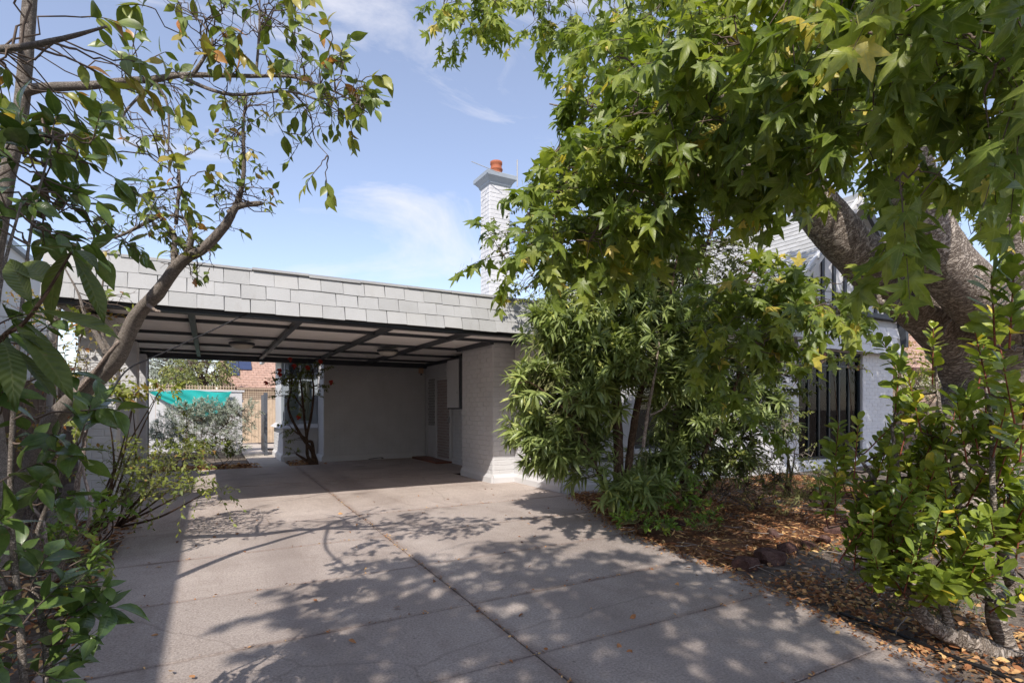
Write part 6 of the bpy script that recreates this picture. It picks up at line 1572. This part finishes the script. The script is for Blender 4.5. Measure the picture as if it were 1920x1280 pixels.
small_shrub('red_leaf_shrub', 'red and yellow autumn creeper in front of the orange tiled roof', (16.2, 9.6, 0), [(1695, 640, 14.6, 18, 35, 0.4, 26), (1715, 680, 14.2, 14, 20, .3, 10)], 'oval', 'leaf_autumn', 'twig_brown', 0.10, 7, 0.3, 96, nst=4)

# ================================================================== GROUND DETAIL
# mulch under the shrubs: one uneven sheet with real chips and fallen leaves over it
def litter(name, label, cat, pts, size, mat, gen, kind='oval', flat=0.35, z=0.012):
    n = len(pts); F = Foliage(gen)
    P = np.column_stack([pts, np.full(n, z) + gen.uniform(0, 0.018, n)]); a = gen.uniform(0, 6.28, n)
    D = unit(np.column_stack([np.cos(a), np.sin(a), gen.normal(0, 0.22, n)]))
    Nn = unit(UP + gen.normal(0, flat, (n, 3))); Nn = unit(Nn - D * (Nn * D).sum(-1, keepdims=True))
    F.leaves(P, D, Nn, size * gen.uniform(0.4, 1.3, n), gen.uniform(0, 1, n))
    V_ = []
    o = empty(name + '_holder', (0, 0, 0))
    F.build(o, kind, M[mat], None, 0, mass=name)
    ob = [c for c in bpy.data.objects if c.parent == o][0]
    l = Vector(WL[ob.name]); ob.parent = None; ob.location = l; bpy.data.objects.remove(o)
    tag(ob, label, cat, kind='stuff'); return ob
g = np.random.default_rng(101)
mb_ = sheet('mulch_bed', 3.6, 10.2, 2.9, 6.79, -0.002, M['mulch'], 130, 70, 0.008, freq=2.0, edge_drop=0.05)
for v in mb_.data.vertices:
    w = v.co + WL[mb_.name]
    if w.x < edge_x(w.y) + 0.06: v.co.z -= 0.05
def inbed(n, x0, x1, y0, y1, margin=0.03):
    p = np.column_stack([g.uniform(x0, x1, n), g.uniform(y0, y1, n)])
    ex = np.interp(p[:, 1], EDGE[:, 1], EDGE[:, 0]); return p[p[:, 0] > ex + margin]
litter('mulch_chips', 'orange-brown bark mulch and leaf litter under the house shrubs', 'mulch', inbed(19000, 3.6, 10.0, 2.9, 6.75, 0.0), 0.075, 'leaf_dead', g, 'lance', 0.5, 0.004)
litter('fallen_leaves', 'brown fallen leaves over the bare soil right of the driveway', 'leaves', np.vstack([inbed(3200, 2.9, 8, 0.2, 3.2), inbed(3400, 2.9, 4.2, 0.0, 2.6)]), 0.045, 'leaf_dead', g, 'oval', 0.4, 0.0)
p = np.column_stack([g.uniform(-1.9, -0.62, 3200), g.uniform(0.8, 8, 3200)]); p = p[(p[:, 0] < -0.72) | (g.uniform(0, 1, len(p)) < 0.25)]
litter('fallen_leaves', 'brown leaf litter under the left garden bed plants', 'leaves', p, 0.06, 'leaf_dead', g, 'oval', 0.5, 0.0)
p = np.column_stack([g.uniform(-1.0, 1.0, 900), g.uniform(13.08, 14.4, 900)])
litter('fallen_leaves', 'reddish leaf litter in front of the silver hedge', 'leaves', p, 0.09, 'leaf_dead', g, 'oval', 0.5, -0.03)
p = np.column_stack([g.uniform(1.65, 2.4, 300), g.uniform(13.1, 14.4, 300)])
litter('fallen_leaves', 'reddish leaf litter at the foot of the red-flowered tree', 'leaves', p, 0.07, 'leaf_dead', g, 'oval', 0.5, -0.02)
p = np.column_stack([g.uniform(-0.7, 4.2, 95), g.uniform(1.3, 8, 95)]); p = p[p[:, 0] < np.interp(p[:, 1], EDGE[:, 1], EDGE[:, 0])]
litter('scattered_leaves', 'a scatter of dry leaves and twigs lying on the driveway', 'leaves', p, 0.045, 'leaf_dead', g, 'oval', 0.3, 0.004)
e = np.vstack([np.column_stack([np.interp(y := g.uniform(0.2, 6.5, 1700), EDGE[:, 1], EDGE[:, 0]) - np.abs(g.normal(0, 0.085, 1700)), y])])
litter('edge_litter', 'thin line of dry litter along the right driveway edge', 'leaves', e, 0.03, 'leaf_dead', g, 'oval', 0.3, 0.003)
# grass tufts
F = Foliage(g); pts = []
for (c, s, n) in (((4.55, 2.05), 0.28, 500), ((4.2, 1.75), 0.22, 380), ((5.0, 2.3), 0.25, 260), ((4.9, 3.0), 0.2, 100)):
    pts.append(np.column_stack([g.normal(c[0], s, n), g.normal(c[1], s * 0.6, n)]))
pts = np.vstack(pts); n = len(pts); P = np.column_stack([pts, np.full(n, -0.015)])
D = unit(g.normal(0, 0.6, (n, 3)) * np.array([1, 1, 0.2]) + UP); Nn = unit(g.normal(0, 1, (n, 3))); Nn = unit(Nn - D * (Nn * D).sum(-1, keepdims=True))
F.leaves(P, D, Nn, g.uniform(0.03, 0.10, n), g.uniform(0, 1, n))
h = empty('holder', (0, 0, 0)); F.build(h, 'blade', M['blade_grass'], None, 0, mass='grass')
ob = [c for c in bpy.data.objects if c.parent == h][0]; l = Vector(WL[ob.name]); ob.parent = None; ob.location = l; bpy.data.objects.remove(h)
tag(ob, 'sparse grass growing on the bare soil beside the driveway', 'grass', kind='stuff')
# border rocks
def rock(px, py, sx, sy, sz, seed, label):
    """angular weathered stone: a ball cut by random planes"""
    gg = np.random.default_rng(seed); c = gp(px, py); n, m = 16, 9; V, F_ = [], []
    for i in range(m):
        th = math.pi * i / (m - 1) - math.pi / 2
        for k in range(n):
            a = 2 * math.pi * k / n; V.append((math.cos(th) * math.cos(a), math.cos(th) * math.sin(a), math.sin(th)))
    V = np.array(V)
    for _ in range(9):
        nrm = unit(gg.normal(0, 1, 3) + np.array([0, 0, 0.35])); h = gg.uniform(0.45, 0.8); over = V @ nrm - h
        V = V - np.maximum(over, 0)[:, None] * nrm
    V = (V + gg.normal(0, 0.018, V.shape)) * np.array([sx, sy, sz * 0.85]); a = gg.uniform(0, 3.14)
    V = np.column_stack([V[:, 0] * math.cos(a) - V[:, 1] * math.sin(a), V[:, 0] * math.sin(a) + V[:, 1] * math.cos(a), V[:, 2]]) + np.array([c[0], c[1], 0.02 + sz * 0.1])
    for i in range(m - 1):
        for k in range(n): F_.append((i * n + k, i * n + (k + 1) % n, (i + 1) * n + (k + 1) % n, (i + 1) * n + k))
    tag(solid('border_rock', V, F_, M['rock'], smooth=False), label, 'rock', 'rocks edging the mulch bed')
for k, a in enumerate(((1392, 1062, .16, .12, .13, 'wedge-shaped reddish rock at the driveway edge, leftmost of the border rocks'), (1440, 1050, .17, .14, .14, 'large brown mossy rock second from the driveway in the border'), (1475, 1035, .10, .09, .10, 'rounded rock just right of the large mossy one in the border'), (1518, 1028, .09, .07, .07, 'small flat rock in the middle of the border row'), (1545, 1018, .12, .09, .10, 'brown rock second from the right end of the border row'), (1568, 1000, .13, .10, .12, 'dark red rock at the right end of the border row'), (1450, 1005, .09, .08, .08, 'dark rock set back in the mulch above the border row'), (1265, 985, .12, .08, .07, 'flat dark stone beside the green cushion plant'))):
    rock(*a[:5], 200 + k, a[5])
hose = smooth_line([gp(a, b) + UP * 0.012 for a, b in ((1575, 1152), (1620, 1168), (1680, 1190), (1740, 1215), (1800, 1240), (1860, 1262), (1930, 1295))], 6)
tag(solid('garden_hose', *tube(hose, 0.011, 8), M['black_rubber'], smooth=True), 'black irrigation hose lying along the right driveway edge', 'hose')

# debris gathered in the slab joints
q = []
for y in rows[3:11]:
    n = 70; q.append(np.column_stack([g.uniform(-0.7, 3.9, n), y + g.normal(0, 0.008, n)]))
y = g.uniform(0.5, 9, 260); q.append(np.column_stack([1.46 + 0.02 * y + g.normal(0, 0.008, 260), y]))
q = np.vstack(q); q = q[q[:, 0] < np.interp(q[:, 1], EDGE[:, 1], EDGE[:, 0])]
litter('joint_debris', 'fine dry debris caught in the joints between the driveway slabs', 'debris', q, 0.022, 'leaf_dead', g, 'oval', 0.4, -0.002)
loop = smooth_line([(3.55, 13.62, 0.02), (3.5, 13.5, 0.03), (3.62, 13.42, 0.05), (3.80, 13.45, 0.06), (3.88, 13.55, 0.03), (3.85, 13.63, 0.02)], 6)
tag(solid('cable_loop', *tube(loop, 0.008, 6), M['black_rubber'], smooth=True), 'loop of black cable on the floor by the carport rear wall', 'cable')

# dry twigs lying in the beds
F = Foliage(g); q = np.vstack([inbed(260, 3.6, 9.5, 0.4, 6.6), np.column_stack([g.uniform(-1.9, -0.7, 90), g.uniform(1.0, 7.5, 90)])])
n = len(q); a_ = g.uniform(0, 6.28, n); ln = g.uniform(0.08, 0.38, n); t_ = np.linspace(0, 1, 5)
L = np.stack([np.stack([q[:, 0] + np.cos(a_) * ln * t + g.normal(0, 0.008, n), q[:, 1] + np.sin(a_) * ln * t + g.normal(0, 0.008, n), 0.022 + g.uniform(0, 0.015, n)], 1) for t in t_], 1)
V_, F_ = tube_bank(L, np.linspace(0.0045, 0.0015, 5)[None] * g.uniform(0.6, 1.4, (n, 1)), 5)
tag(solid('fallen_twigs', V_, F_, M['twig_pale'], smooth=True, kind='stuff'), 'dry broken twigs lying over the garden beds', 'twigs')
